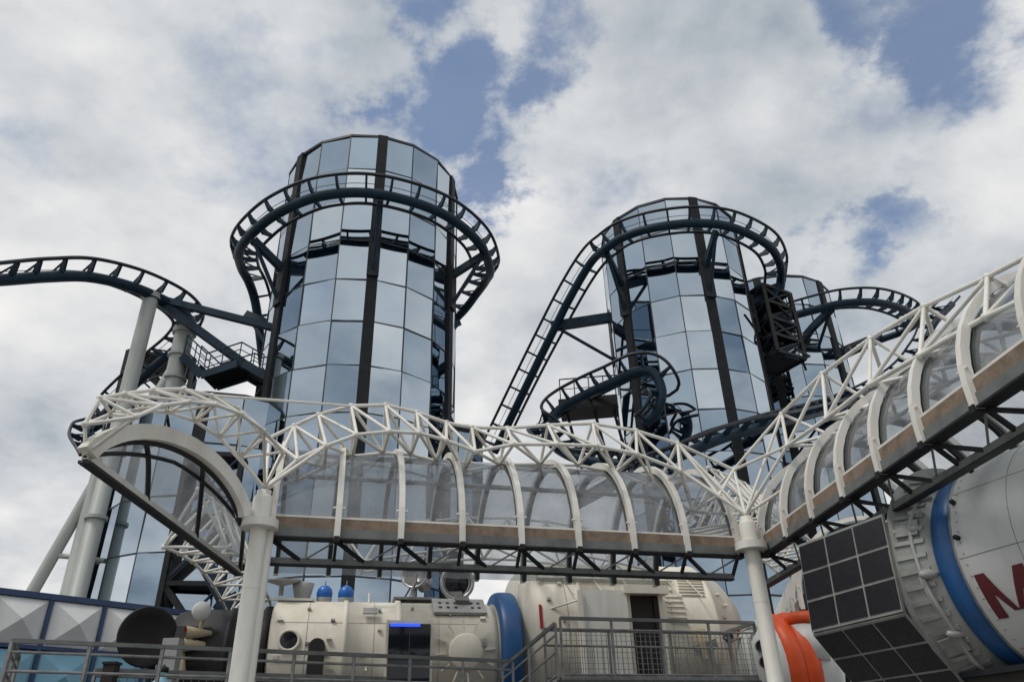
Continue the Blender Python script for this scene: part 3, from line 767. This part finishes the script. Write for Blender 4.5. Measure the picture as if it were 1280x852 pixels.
# things standing on the cream module
dt = thing('satellite_dish', 'silver satellite reflector on a tripod atop the cream module', 'dish', on(3.0, 88, 1.15))
dc = on(3.0, 88, 1.15)
face = (AN * .75 + AX * -.35 + UZ * .1).normalized()
build(MB().lathe([(.001, -.30), (.14, -.28), (.30, -.12), (.33, .0), (.34, .05), (.30, .06), (.26, -.05), (.10, -.15), (.001, -.16)], dc + UZ * .62, face, 28), 'reflector', 'silver', dt)
build(MB().lathe([(.08, -.3), (.2, -.7), (.001, -.72)], dc + UZ * .62, face, 16), 'housing', 'silver', dt)
for k in range(3):
    a = k * 2.1 + .4; strut('leg', dc + UZ * .5, dc + Vector((.42 * math.cos(a), .42 * math.sin(a), .02)), .022, 'galv', dt)
strut('mast', dc, dc + UZ * .6, .06, 'galv', dt)
beam('base_plate', dc - AX * .48 + UZ * .04, dc + AX * .48 + UZ * .04, .5, .05, 'galv', dt)
beam('panel', dc + face * .35 + UZ * .42 - AX * .12, dc + face * .35 + UZ * .42 + AX * .14, .03, .22, 'plate', dt)
lt2 = thing('round_instrument', 'round dark lens in a silver drum behind the perforated plate', 'instrument', on(3.95, 90, 1.15))
lc2 = on(3.95, 90, 1.3) + UZ * .28
build(MB().lathe([(.001, -.3), (.30, -.3), (.33, .1), (.40, .12), (.40, .20), (.33, .22), (.31, .14)], lc2, AN + UZ * -.05, 32), 'drum', 'silver', lt2)
build(MB().lathe([(.001, .20), (.15, .17), (.25, .12), (.31, .10)], lc2, AN + UZ * -.05, 32), 'lens', 'darkglass', lt2)
build(MB().lathe([(.27, .13), (.29, .17), (.31, .13)], lc2, AN + UZ * -.05, 32), 'lens_ring', 'plate', lt2)
beam('mount', lc2 - UZ * .5, lc2 - UZ * .2, .3, .3, 'galv', lt2)

# blue ring between modules
br = S0 + AX * 4.78
rg = thing('module_ring', 'bright blue ring joining the cream module to the larger module', 'ring', br)
build(MB().lathe([(1.05, -.02), (1.33, -.02), (1.36, .02), (1.38, .10), (1.385, .22), (1.38, .34), (1.35, .41), (1.05, .42)], br, AX, 44), 'band', 'blue', rg)
build(MB().lathe([(1.0, -.05), (1.12, -.05), (1.12, 0), (1.0, .02)], br, AX, 44), 'flange', 'plate', rg)

# larger module with doorway
S1 = S0 + AX * 5.22 + UZ * .42 + Vector((0, .35, 0))
big = thing('station_module', 'large cream space station module with an open doorway and hood', 'space module', S1, 'space station modules')
b = MB(); cyl_module(b, S1, S1 + AX, [(.01, 0), (1.35, 0), (1.62, .22), (1.72, .5), (1.72, 1.2), (1.75, 1.21), (1.75, 1.27), (1.72, 1.28), (1.72, 4.3), (1.75, 4.31), (1.75, 4.38), (1.70, 4.4), (1.45, 4.95), (1.1, 5.3), (.01, 5.35)], 48)
build(b, 'hull', 'cream', big)
# ledge, hood, door
ledge = surf_mx(2.2, 38, 1.73, S1); local_box('ledge', 'cream', ledge, (-.3, 0, .04), 3.2, .06, .10, big)
d0 = S1 + AX * 2.58 + AN * 1.84; dz0, dz1 = 3.25, 5.08
def dpt(x, y, z): p = d0 + AX * x + AN * y; return Vector((p.x, p.y, z))
beam('door_jamb', dpt(-.38, -.25, dz0), dpt(-.38, -.25, dz1), .10, .7, 'cream', big, AN); beam('door_jamb', dpt(.38, -.25, dz0), dpt(.38, -.25, dz1), .10, .7, 'cream', big, AN)
beam('door_shade_block', dpt(0, -.12, dz0), dpt(0, -.12, dz1), .66, .3, 'inner', big, AN)  # solid block, its dark colour stands in for shade inside the open doorway
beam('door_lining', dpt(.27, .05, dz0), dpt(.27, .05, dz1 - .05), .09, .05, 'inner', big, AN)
beam('hood', dpt(-.52, -.15, dz1 + .09), dpt(.52, -.15, dz1 + .09), .85, .18, 'cream', big)
dl_ = beam('door_leaf', dpt(-1.0, .20, dz0), dpt(-1.0, .20, dz1 + .06), 1.1, .07, 'white', big, AN)
beam('door_leaf_edge', dpt(-1.5, .29, dz0), dpt(-1.5, .29, dz1 + .04), .06, .06, 'white', big, AN)
strut('door_stay', dpt(-1.5, .1, 4.95), dpt(-2.1, -.2, 4.8), .022, 'white', big)
for k in range(8):                                        # louvre lines on the right
    local_box('louvre', 'cream', surf_mx(4.0, 26 + k * 3.0, 1.73, S1), (-.1 + .02 * k, 0, .01), .62, .022, .03, big)
for k in range(6):
    local_box('louvre', 'cream', surf_mx(3.42, 4 + k * 4.0, 1.73, S1), (0, 0, .01), .42, .022, .03, big)
for s, a in ((.5, 20), (.8, 34), (.8, 5), (1.0, 44), (3.3, 20), (3.4, 30), (4.6, 30), (4.7, 20), (4.6, 10), (4.7, 0), (1.6, 40), (.35, 45)):
    local_box('fitting', random.choice(['plate', 'cream']), surf_mx(s, a, 1.71 if s < 4.4 else 1.6, S1), (0, 0, .03), .08, .06, .07, big)
for s in (.9, 1.6, 2.3, 3.4, 3.9): strut('stay', on(s, 40, 1.78, S1), on(s + .12, 20, 1.95, S1), .014, 'cream', big)
local_box('warning_mark', 'red', surf_mx(.30, 8, 1.66, S1), (0, 0, .01), .06, .5, .03, big)
local_box('warning_mark', 'red', surf_mx(4.95, -6, 1.42, S1), (0, 0, .05), .06, .5, .04, big)
# round end details: small gold grapple gear in front of hull
gr_ = thing('thruster_horn', 'small cream horn with dark bracket mounted on the large module', 'thruster', dpt(1.25, .1, 3.8))
build(MB().lathe([(.05, 0), (.07, .3), (.13, .62), (.10, .62), (.04, .2)], dpt(1.25, .15, 3.75), Vector((.1, -.1, -1)) * -1, 16), 'horn', 'tan', gr_)
beam('bracket', dpt(1.1, .02, 3.95), dpt(1.6, .02, 4.1), .08, .2, 'galv', gr_)
build(MB().lathe([(.06, 0), (.14, .12), (.12, .12), (.03, .02)], dpt(1.75, .15, 4.2), AN + AX * .4, 16), 'nozzle', 'black', gr_)

# node with orange rings
O0 = Vector((5.22, 17.2, 3.45)); OX = Vector((.985, .05, .05)).normalized()
nd = thing('docking_node', 'white docking node with a fat orange band below the canopy corner', 'docking node', O0, 'space station modules')
build(MB().lathe([(.01, -.55), (.75, -.55), (.98, -.3), (1.02, 0), (1.02, .9), (.6, 1.2), (.01, 1.3)], O0, OX, 40), 'hull', 'hull', nd)
build(MB().lathe([(1.0, -.08), (1.08, -.02), (1.10, .12), (1.08, .24), (1.05, .26), (1.08, .28), (1.11, .42), (1.08, .56), (1.0, .6)], O0, OX, 44), 'orange_band', 'orange', nd)
for a in (25, 5):
    p = O0 - OX * .42 + Vector((0, -math.cos(R(a)), math.sin(R(a)))) * .9
    build(MB().lathe([(.10, 0), (.13, .03), (.10, .06)], p, Vector((-.5, -.8, .2)), 16), 'port_ring', 'galv', nd)
    build(MB().lathe([(.001, .02), (.10, .02)], p, Vector((-.5, -.8, .2)), 16), 'port_glass', 'darkglass', nd)
O1 = atY(1012, 796, 16.6)
nd2 = thing('docking_sleeve', 'short white sleeve with an orange cap tucked behind the solar panels', 'sleeve', O1)
build(MB().lathe([(.01, -.5), (.42, -.5), (.44, .15), (.40, .16), (.01, .16)], O1, Vector((.15, .1, 1)), 28), 'sleeve', 'hull', nd2)
build(MB().lathe([(.40, .16), (.47, .18), (.50, .30), (.44, .40), (.25, .46), (.001, .48)], O1, Vector((.15, .1, 1)), 28), 'cap', 'orange', nd2)
strut('stay', O1 + Vector((-.3, -.3, -.1)), O1 + Vector((-.9, -.1, .15)), .03, 'galv', nd2)

# large lettered module on the right
Q = .72                                                 # module drawn at 2.5 m diameter
G0 = Vector((6.12, 9.36, 3.69)); GX = Vector((math.cos(R(-66)), math.sin(R(-66)), 0)); GN = Vector((GX.y, -GX.x, 0))   # GN faces the viewer
if GN.x > 0: GN = -GN
GR = 1.78; s1_ = -1.0
def gl(prof): return [(r * Q, h * Q) for r, h in prof]
gm = thing('station_module', 'big white station module with dark red letters and a blue band', 'space module', G0, 'space station modules')
build(MB().lathe(gl([(.01, .0), (1.5, .0), (GR - .03, .02), (GR, .05), (GR, 1.9), (GR + .012, 1.905), (GR + .012, 1.93), (GR, 1.935), (GR, 5.6), (1.2, 6.2), (.01, 6.3)]), G0, GX, 64), 'hull', 'hull', gm)
build(MB().lathe(gl([(1.60, -.46), (1.70, -.42), (1.74, -.02), (1.5, .0)]), G0, GX, 64), 'blue_band', 'blue', gm)
build(MB().lathe(gl([(GR - .02, .0), (GR + .02, .02), (GR - .02, .04)]), G0, GX, 64), 'seam', 'galv', gm)
def gpt(s, a, r): return G0 + (GX * s + GN * (r * math.cos(R(a))) + UZ * (r * math.sin(R(a)))) * Q
# letters wrapped on the hull: strokes are thin curved slabs in (s, angle) space
def stroke(poly, name):
    """poly: (along metres, up metres) outline of a convex quad, wrapped onto the cylinder"""
    m = MB(); n = 6; vs = []
    (a, b, c, d) = poly
    for lay in (.004, .016):
        for i in range(n + 1):
            f = i / n
            for (u, v) in ((a, d), (b, c)):
                x = u[0] + (v[0] - u[0]) * f; y = u[1] + (v[1] - u[1]) * f
                vs.append(gpt(x, math.degrees(y / GR), GR + lay))
    k = 2 * (n + 1); fs = []
    for i in range(n):
        fs += [(k + 2 * i, k + 2 * i + 1, k + 2 * i + 3, k + 2 * i + 2), (2 * i, k + 2 * i, k + 2 * i + 2, 2 * i + 2), (2 * i + 1, 2 * i + 3, k + 2 * i + 3, k + 2 * i + 1)]
    fs += [(0, 1, k + 1, k), (2 * n, k + 2 * n, k + 2 * n + 1, 2 * n + 1)]
    return build(m.add(vs, fs), name, 'letter', gm)
LH, LB = .68, -1.02
def letters(s0):
    y0, y1 = LB, LB + LH; w = .16
    stroke([(s0, y0), (s0 + w, y0), (s0 + w, y1), (s0, y1)], 'letter_stroke')
    stroke([(s0 + .64, y0), (s0 + .64 + w, y0), (s0 + .64 + w, y1), (s0 + .64, y1)], 'letter_stroke')
    stroke([(s0 + .32, y0 + .08), (s0 + .40, y0 + .08), (s0 + w, y1 - .002), (s0 + .0, y1 - .002)], 'letter_stroke')
    stroke([(s0 + .40, y0 + .08), (s0 + .48, y0 + .08), (s0 + .80, y1 - .002), (s0 + .64, y1 - .002)], 'letter_stroke')
    s = s0 + 1.0; stroke([(s, y0), (s + w, y0), (s + w, y1), (s, y1)], 'letter_stroke')
    s = s0 + 1.36
    stroke([(s, y0), (s + w, y0), (s + w, y1), (s, y1)], 'letter_stroke'); stroke([(s + w, y1 - .14), (s + .5, y1 - .14), (s + .5, y1), (s + w, y1)], 'letter_stroke')
    stroke([(s + w, y0 + .24), (s + .5, y0 + .24), (s + .5, y0 + .36), (s + w, y0 + .36)], 'letter_stroke'); stroke([(s + .40, y0 + .36), (s + .56, y0 + .36), (s + .56, y1 - .14), (s + .40, y1 - .14)], 'letter_stroke')
    stroke([(s + .42, y0), (s + .60, y0), (s + .34, y0 + .24), (s + .18, y0 + .24)], 'letter_stroke')
letters(.20)
# pipes and wrapping along the blue band
for rr, s, th in ((1.84, -.64, .035), (1.80, -.72, .028)):
    build(MB().tube([gpt(s + .05 * math.sin(k * .5), a, rr + .02 * math.sin(k)) for k, a in enumerate(range(70, -80, -6))], th * Q, 8), 'pipe', 'plate', gm)
for a in (38, 30, 22, -4, -34):
    m = MB().lathe([(.001, 0), (.10, .02), (.12, .08), (.05, .13), (.001, .13)], n=10).mesh('strap_knot')
    link('strap_knot', m, 'plate', gm, Matrix.Translation(gpt(-.58, a, 1.78)) @ Matrix.Rotation(a, 4, 'X') @ Matrix.Diagonal((1.5 * Q, .7 * Q, Q, 1)))
for s, a in ((.12, 28), (.3, 50), (2.5, 30), (.14, 8)):
    p = gpt(s, a, GR); build(MB().lathe([(.03, -.02), (.03, .05), (.001, .06)], p, GN * math.cos(R(a)) + UZ * math.sin(R(a)), 10), 'stud', 'dark', gm)

# octagonal solar panel drum
sp = thing('solar_panel_drum', 'eight-sided drum of black solar panels beside the red lettered module', 'solar panels', G0 - GX * 1.5)
PRr = 1.98; s0, s1 = -3.10, -1.0; side = 2 * PRr * math.tan(math.pi / 8) * .96
cm = MB().box((0, 0, 0), ((s1 - s0) / 3 - .05) * Q, (side / 3 - .05) * Q, .03).mesh('solar_cell'); cm.materials.append(M['cell'])
for k in range(8):
    if k in (1, 2, 3, 4): continue
    a = 4 + k * 45; nr = GN * math.cos(R(a)) + UZ * math.sin(R(a)); tn = -GN * math.sin(R(a)) + UZ * math.cos(R(a))
    mx = Matrix((GX, tn, GX.cross(tn))).transposed().to_4x4()
    c = G0 + (GX * ((s0 + s1) / 2) + nr * PRr) * Q
    fm = mx.copy(); fm.translation = c
    fr = link('panel_frame', MB().box((0, 0, 0), (s1 - s0) * Q, side * 1.03 * Q, .04).mesh('panel_frame'), 'cellframe', sp, fm)
    for i in range(3):
        for j in range(3):
            m2 = mx.copy(); m2.translation = c + nr * .016 + GX * (Q * (i - 1) * (s1 - s0) / 3) + tn * (Q * (j - 1) * side / 3)
            link('solar_cell', cm, None, sp, m2)
build(MB().lathe(gl([(.01, s0), (1.0, s0), (1.0, s1 + .1), (1.3, s1 + .45), (.01, s1 + .5)]), G0, GX, 32), 'inner_drum', 'plate', sp)
for k in range(26):                                       # ribbed end skirt
    a = -130 + k * 7.5
    nr = GN * math.cos(R(a)) + UZ * math.sin(R(a))
    beam('skirt_rib', gpt(s1 + .0, a, 1.89), gpt(s1 + .50, a, 1.77), .05, .035, 'cellframe', sp, nr)
    if k % 8 == 4: beam('skirt_clamp', gpt(s1 + .06, a, 1.90), gpt(s1 + .44, a, 1.81), .20, .05, 'galv', sp, nr)
build(MB().lathe(gl([(1.0, s1 - .04), (2.02, s1 - .04), (2.02, s1 - .02), (1.88, s1 + .0), (1.76, s1 + .5), (1.62, s1 + .56), (1.62, -.4)]), G0, GX, 48), 'skirt', 'cellframe', sp)

# dark module to the left, dish and lamps
D0 = S0 - AX * 2.05 - UZ * .1
dk = thing('station_module', 'black cylindrical end module left of the cream module', 'space module', D0, 'space station modules')
build(MB().lathe([(.01, .0), (.7, .0), (.95, .2), (1.02, .5), (1.02, 1.2), (1.06, 1.21), (1.06, 1.3), (1.02, 1.31), (1.02, 1.85), (1.10, 1.9), (1.10, 2.03), (.01, 2.03)], D0, AX, 40), 'hull', 'black', dk)
local_box('hatch_box', 'dark', surf_mx(.5, 20, 1.0, D0), (0, 0, .06), .4, .3, .14, dk)
q = atY(184, 795, 15.6)
bd = thing('black_dish', 'large round black dish on a post behind the railing', 'dish', (q.x, q.y, 2.5))
fd = (CAM - q); fd.z = 0; fd = (fd.normalized() + Vector((.35, 0, -.05))).normalized()
build(MB().lathe([(.001, -.30), (.22, -.28), (.42, -.16), (.54, .0), (.56, .03), (.53, .04), (.40, -.03), (.2, -.08), (.001, -.09)], q, fd, 36), 'bowl', 'black', bd)
strut('post', (q.x + .15, q.y + .35, 2.5), (q.x + .02, q.y + .26, q.z), .08, 'dark', bd)
lp = atY(252, 763, 15.9); lt3 = thing('thruster_cluster', 'cream cone cluster with red mouths and a white disc beside the black module', 'thruster', lp + Vector((0, 0, -1.2)))
cdv = (CAM - lp).normalized()
build(MB().lathe([(.001, .05), (.17, .05), (.18, .02), (.18, -.05), (.001, -.06)], lp, cdv + Vector((.25, 0, .1)), 28), 'disc', 'hull', lt3)
strut('stalk', lp + Vector((.02, .12, 0)), lp + Vector((-.12, .25, -.95)), .045, 'tan', lt3)
for k, dz in enumerate((-.42, -.64)):
    c = lp + Vector((-.14 - .01 * k, -.05, dz))
    build(MB().lathe([(.13, .10), (.12, .0), (.05, -.42), (.001, -.42)], c, Vector((-.75, -.62, -.05)), 20), 'cone', 'tan', lt3)
    build(MB().lathe([(.115, .09), (.05, .03), (.001, .03)], c, Vector((-.75, -.62, -.05)), 20), 'cone_mouth', 'red', lt3)
build(MB().lathe([(.15, 0), (.03, .36), (.001, .37)], lp + Vector((-.26, .0, -1.12)), (0.1, 0, 1), 16), 'lower_cone', 'tan', lt3)
qb = atY(216, 805, 15.2); bxx = thing('equipment_box', 'small pale grey equipment box beside the round black dish', 'box', (qb.x, qb.y, 2.5))
beam('cabinet', (qb.x, qb.y, 2.9), (qb.x, qb.y, qb.z + .1), .3, .25, 'plate', bxx); strut('stand', (qb.x, qb.y, 2.5), (qb.x, qb.y, 2.95), .05, 'galv', bxx)

# ------------------------------------------------------------------ pyramid-panel wall
WZ = 6.0
w0, w1 = atZ(0, 738, WZ), atZ(230, 765, WZ)
WX = (w1 - w0); WX.z = 0; WX.normalize(); WN = Vector((WX.y, -WX.x, 0))
pa, pb = atZ(66, 746, WZ), atZ(132, 754, WZ); PW = (pb - pa).length
wl_ = thing('panelled_wall', 'wall of pyramid panels in navy frames, white row above a pale blue row', 'wall', (w0.x, w0.y, 0))
def pyr(name, mt, mx_o, w, h, dep):
    b = MB(); v = [Vector((-w / 2, 0, -h / 2)), Vector((w / 2, 0, -h / 2)), Vector((w / 2, 0, h / 2)), Vector((-w / 2, 0, h / 2)), Vector((0, -dep, 0))]
    b.add(v, [(0, 1, 4), (1, 2, 4), (2, 3, 4), (3, 0, 4)]); m = b.mesh(name); m.materials.append(M[mt]); return m
HP = 1.22
pmA = pyr('pyramid_panel', 'pyr', None, PW - .1, HP - .1, .42); pmB = pyr('pyramid_panel', 'pyrblue', None, PW - .1, HP - .1, .30)
pbase = pa - WX * PW * 3
wrot = Matrix((WX, -WN, UZ)).transposed().to_4x4()
for i in range(8):
    for j in range(2):
        m2 = wrot.copy(); m2.translation = pbase + WX * PW * (i + .5) - UZ * (HP * (j + .5) + .03)
        link('pyramid_panel', pmA if j == 0 else pmB, None, wl_, m2)
    beam('frame_post', pbase + WX * PW * i - UZ * HP * 3, pbase + WX * PW * i + UZ * 0, .09, .12, 'frameblue', wl_, WN)
beam('frame_rail', pbase - WX * .1, pbase + WX * (PW * 8), .16, .14, 'frameblue', wl_)
for j in (1, 2): beam('frame_rail', pbase - UZ * HP * j, pbase + WX * PW * 8 - UZ * HP * j, .11, .09, 'frameblue', wl_)
beam('backing_wall', pbase - WN * .2 - UZ * 3.02, pbase + WX * PW * 8 - WN * .2 - UZ * 3.02, .2, 5.9, 'frameblue', wl_)

# ------------------------------------------------------------------ decks and railings
def steel_railing(parent, P, h=1.1, post=1.15, bars=(.74,), bal=0, mt='galv'):
    P = [Vector(p) for p in P]
    for a, b in zip(P, P[1:]):
        beam('handrail', a + UZ * h, b + UZ * h, .07, .06, 'fascia' if mt == 'galv' else mt, parent)
        for k in bars: strut('mid_rail', a + UZ * h * k, b + UZ * h * k, .022, mt, parent)
        n = max(1, round((b - a).length / post))
        for i in range(n + 1): beam('post', a + (b - a) * (i / n), a + (b - a) * (i / n) + UZ * h, .05, .05, mt, parent)
        if bal:
            nb_ = int((b - a).length / bal)
            for i in range(1, nb_):
                q = a + (b - a) * (i / nb_); strut('baluster', q + UZ * .1, q + UZ * h * bars[-1], .007, mt, parent)
            strut('bottom_rail', a + UZ * .1, b + UZ * .1, .02, mt, parent)
DZ = 2.5
ra0, ra1 = atZ(16, 800, DZ + 1.1), atZ(641, 826, DZ + 1.1); ra0.z = ra1.z = DZ
wk = thing('walkway_deck', 'grey raised walkway deck along the cream station module', 'walkway', (ra0.x, ra0.y, 0))
dv = (ra1 - ra0).normalized(); dn = Vector((-dv.y, dv.x, 0))
beam('deck_slab', ra0 + dn * .95 - UZ * .1 - dv * 1.5, ra1 + dn * .95 - UZ * .1 + dv * .2, 2.0, .2, 'deck', wk)
for i in range(6):
    q = ra0 + (ra1 - ra0) * (i / 5) + dn * .9; beam('support_post', Vector((q.x, q.y, 0)), Vector((q.x, q.y, DZ - .2)), .2, .2, 'galv', wk)
r1 = thing('railing', 'long grey railing in front of the cream station module', 'railing', ra0, 'grey walkway railings')
steel_railing(r1, [ra0, ra1], post=1.0, bars=(.86, .62), bal=0)
steel_railing(r1, [ra0 + dn * .05, ra0 + dn * 1.9 - UZ * .0], post=1.0, bars=(.86, .62), bal=.16)
r2 = thing('railing', 'second grey railing with close balusters set back behind the long one', 'railing', ra0 + dn * 1.8, 'grey walkway railings')
steel_railing(r2, [ra0 + dn * 1.9 + dv * 1.2, ra0 + dn * 1.9 + dv * 6.6], h=.95, post=1.3, bars=(.9,), bal=.13)
# upper platform
PZ = 3.2
f0, f1 = atZ(700, 772, PZ + 1.1), atZ(942, 778, PZ + 1.1); f0.z = f1.z = PZ
pv = (f1 - f0).normalized(); pn2 = Vector((-pv.y, pv.x, 0))
up_ = thing('platform_deck', 'grey raised platform deck outside the open station doorway', 'platform', (f0.x, f0.y, 0))
beam('deck_slab', f0 + pn2 * .62 - UZ * .08 - pv * .1, f1 + pn2 * .62 - UZ * .08 + pv * .1, 1.5, .16, 'deck', up_)
beam('toe_board', f0 - UZ * .02, f1 - UZ * .02, .05, .2, 'galv', up_)
for q in (f0, f1): beam('support_post', Vector((q.x, q.y + .6, 0)), Vector((q.x, q.y + .6, PZ - .16)), .2, .2, 'galv', up_)
r3 = thing('railing', 'grey platform railing with wire mesh before the open doorway', 'railing', f0, 'grey walkway railings')
steel_railing(r3, [f0, f1], post=.98, bars=(.82,), bal=.1); steel_railing(r3, [f1, f1 + pn2 * 1.1], post=.9, bars=(.82,), bal=.12)
for k in range(1, 8): strut('mesh_wire', f0 + UZ * (.1 + k * .1), f1 + UZ * (.1 + k * .1), .004, 'galv', r3)
r3b = thing('railing', 'lower inner railing set behind the wire mesh platform railing', 'railing', f0 + pn2 * .5, 'grey walkway railings')
steel_railing(r3b, [f0 + pn2 * .55 - pv * .15, f1 + pn2 * .55 - pv * .3], h=.98, post=1.5, bars=(.7,), bal=.2)
s_a, s_b = atZ(628, 838, DZ + .95), f0 - pv * .1 + UZ * .0
s_a = Vector((s_a.x, s_a.y, DZ)); 
r4 = thing('stair_railing', 'sloping grey stair railing climbing to the platform', 'railing', s_a)
steel_railing(r4, [s_a, s_b], h=1.0, post=.55, bars=(.8, .5), bal=.14)
sw = thing('steps', 'grey steel steps climbing from the walkway to the platform', 'steps', s_a)
for i in range(5):
    q = s_a + (s_b - s_a) * ((i + .5) / 5) + pn2 * .6; beam('tread', q - pn2 * .55, q + pn2 * .55, .3, .04, 'deck', sw)
strut('stringer', s_a, s_b, .05, 'galv', sw)

# plinth under the solar drum, small things behind the long railing
pz = thing('plinth', 'dark brown box plinth under the solar drum and lettered module', 'plinth', Vector((G0.x, G0.y, 0)))
beam('body', G0 + GX * -2.2 + UZ * (1.25 - G0.z) , G0 + GX * 3.4 + UZ * (1.25 - G0.z), 1.6, 2.5, 'inner', pz)
beam('coping', G0 + GX * -2.25 + UZ * (2.53 - G0.z), G0 + GX * 3.45 + UZ * (2.53 - G0.z), 1.7, .06, 'dark', pz)
q = atY(204, 838, 14.6); tk = thing('blue_tank', 'pale blue ribbed tank with dark neck behind the long railing', 'tank', (q.x, q.y, DZ))
build(MB().lathe([(.01, DZ), (.20, DZ), (.21, DZ + .2), (.19, DZ + .22), (.21, DZ + .24), (.21, DZ + .5), (.19, DZ + .52), (.21, DZ + .54), (.20, DZ + .72), (.09, DZ + .82), (.08, DZ + .92)], (q.x, q.y, 0), n=24), 'body', 'bagblue', tk)
build(MB().lathe([(.08, DZ + .92), (.09, DZ + .92), (.09, DZ + 1.0), (.04, DZ + 1.02), (.001, DZ + 1.06)], (q.x, q.y, 0), n=20), 'cap', 'dark', tk)
q = atY(139, 835, 14.2); bp_ = thing('brown_post', 'dark brown square post behind the long railing', 'post', (q.x, q.y, DZ))
beam('shaft', (q.x, q.y, DZ), (q.x, q.y, DZ + 1.02), .2, .2, 'inner', bp_); beam('cap', (q.x, q.y, DZ + 1.02), (q.x, q.y, DZ + 1.06), .24, .24, 'dark', bp_)

# hull seams and rivets
for a in (34, -2, -62): build(MB().tube([gpt(.06 + k * .5, a, GR + .001) for k in range(11)], .004, 5), 'panel_seam', 'galv', gm)
for sg in (1.05, 2.9): build(MB().tube([gpt(sg, a, GR + .001) for a in range(80, -85, -5)], .004, 5), 'panel_seam', 'galv', gm)
for k in range(24):
    a = 66 - k * 5.5; p = gpt(.16, a, GR)
    build(MB().lathe([(.011, -.01), (.011, .006), (.001, .009)], p, GN * math.cos(R(a)) + UZ * math.sin(R(a)), 8), 'rivet', 'plate', gm)
for sg in (.75, 2.1, 3.45): build(MB().tube([on(sg, a, 1.121) for a in range(88, -60, -6)], .006, 5), 'panel_seam', 'plate', mod)
for a in (28, -14): build(MB().tube([on(k * .38 + .1, a, 1.121) for k in range(12)], .006, 5), 'panel_seam', 'plate', mod)
for sg in (.9, 3.3): build(MB().tube([on(sg, a, 1.721, S1) for a in range(88, -60, -6)], .007, 5), 'panel_seam', 'plate', big)
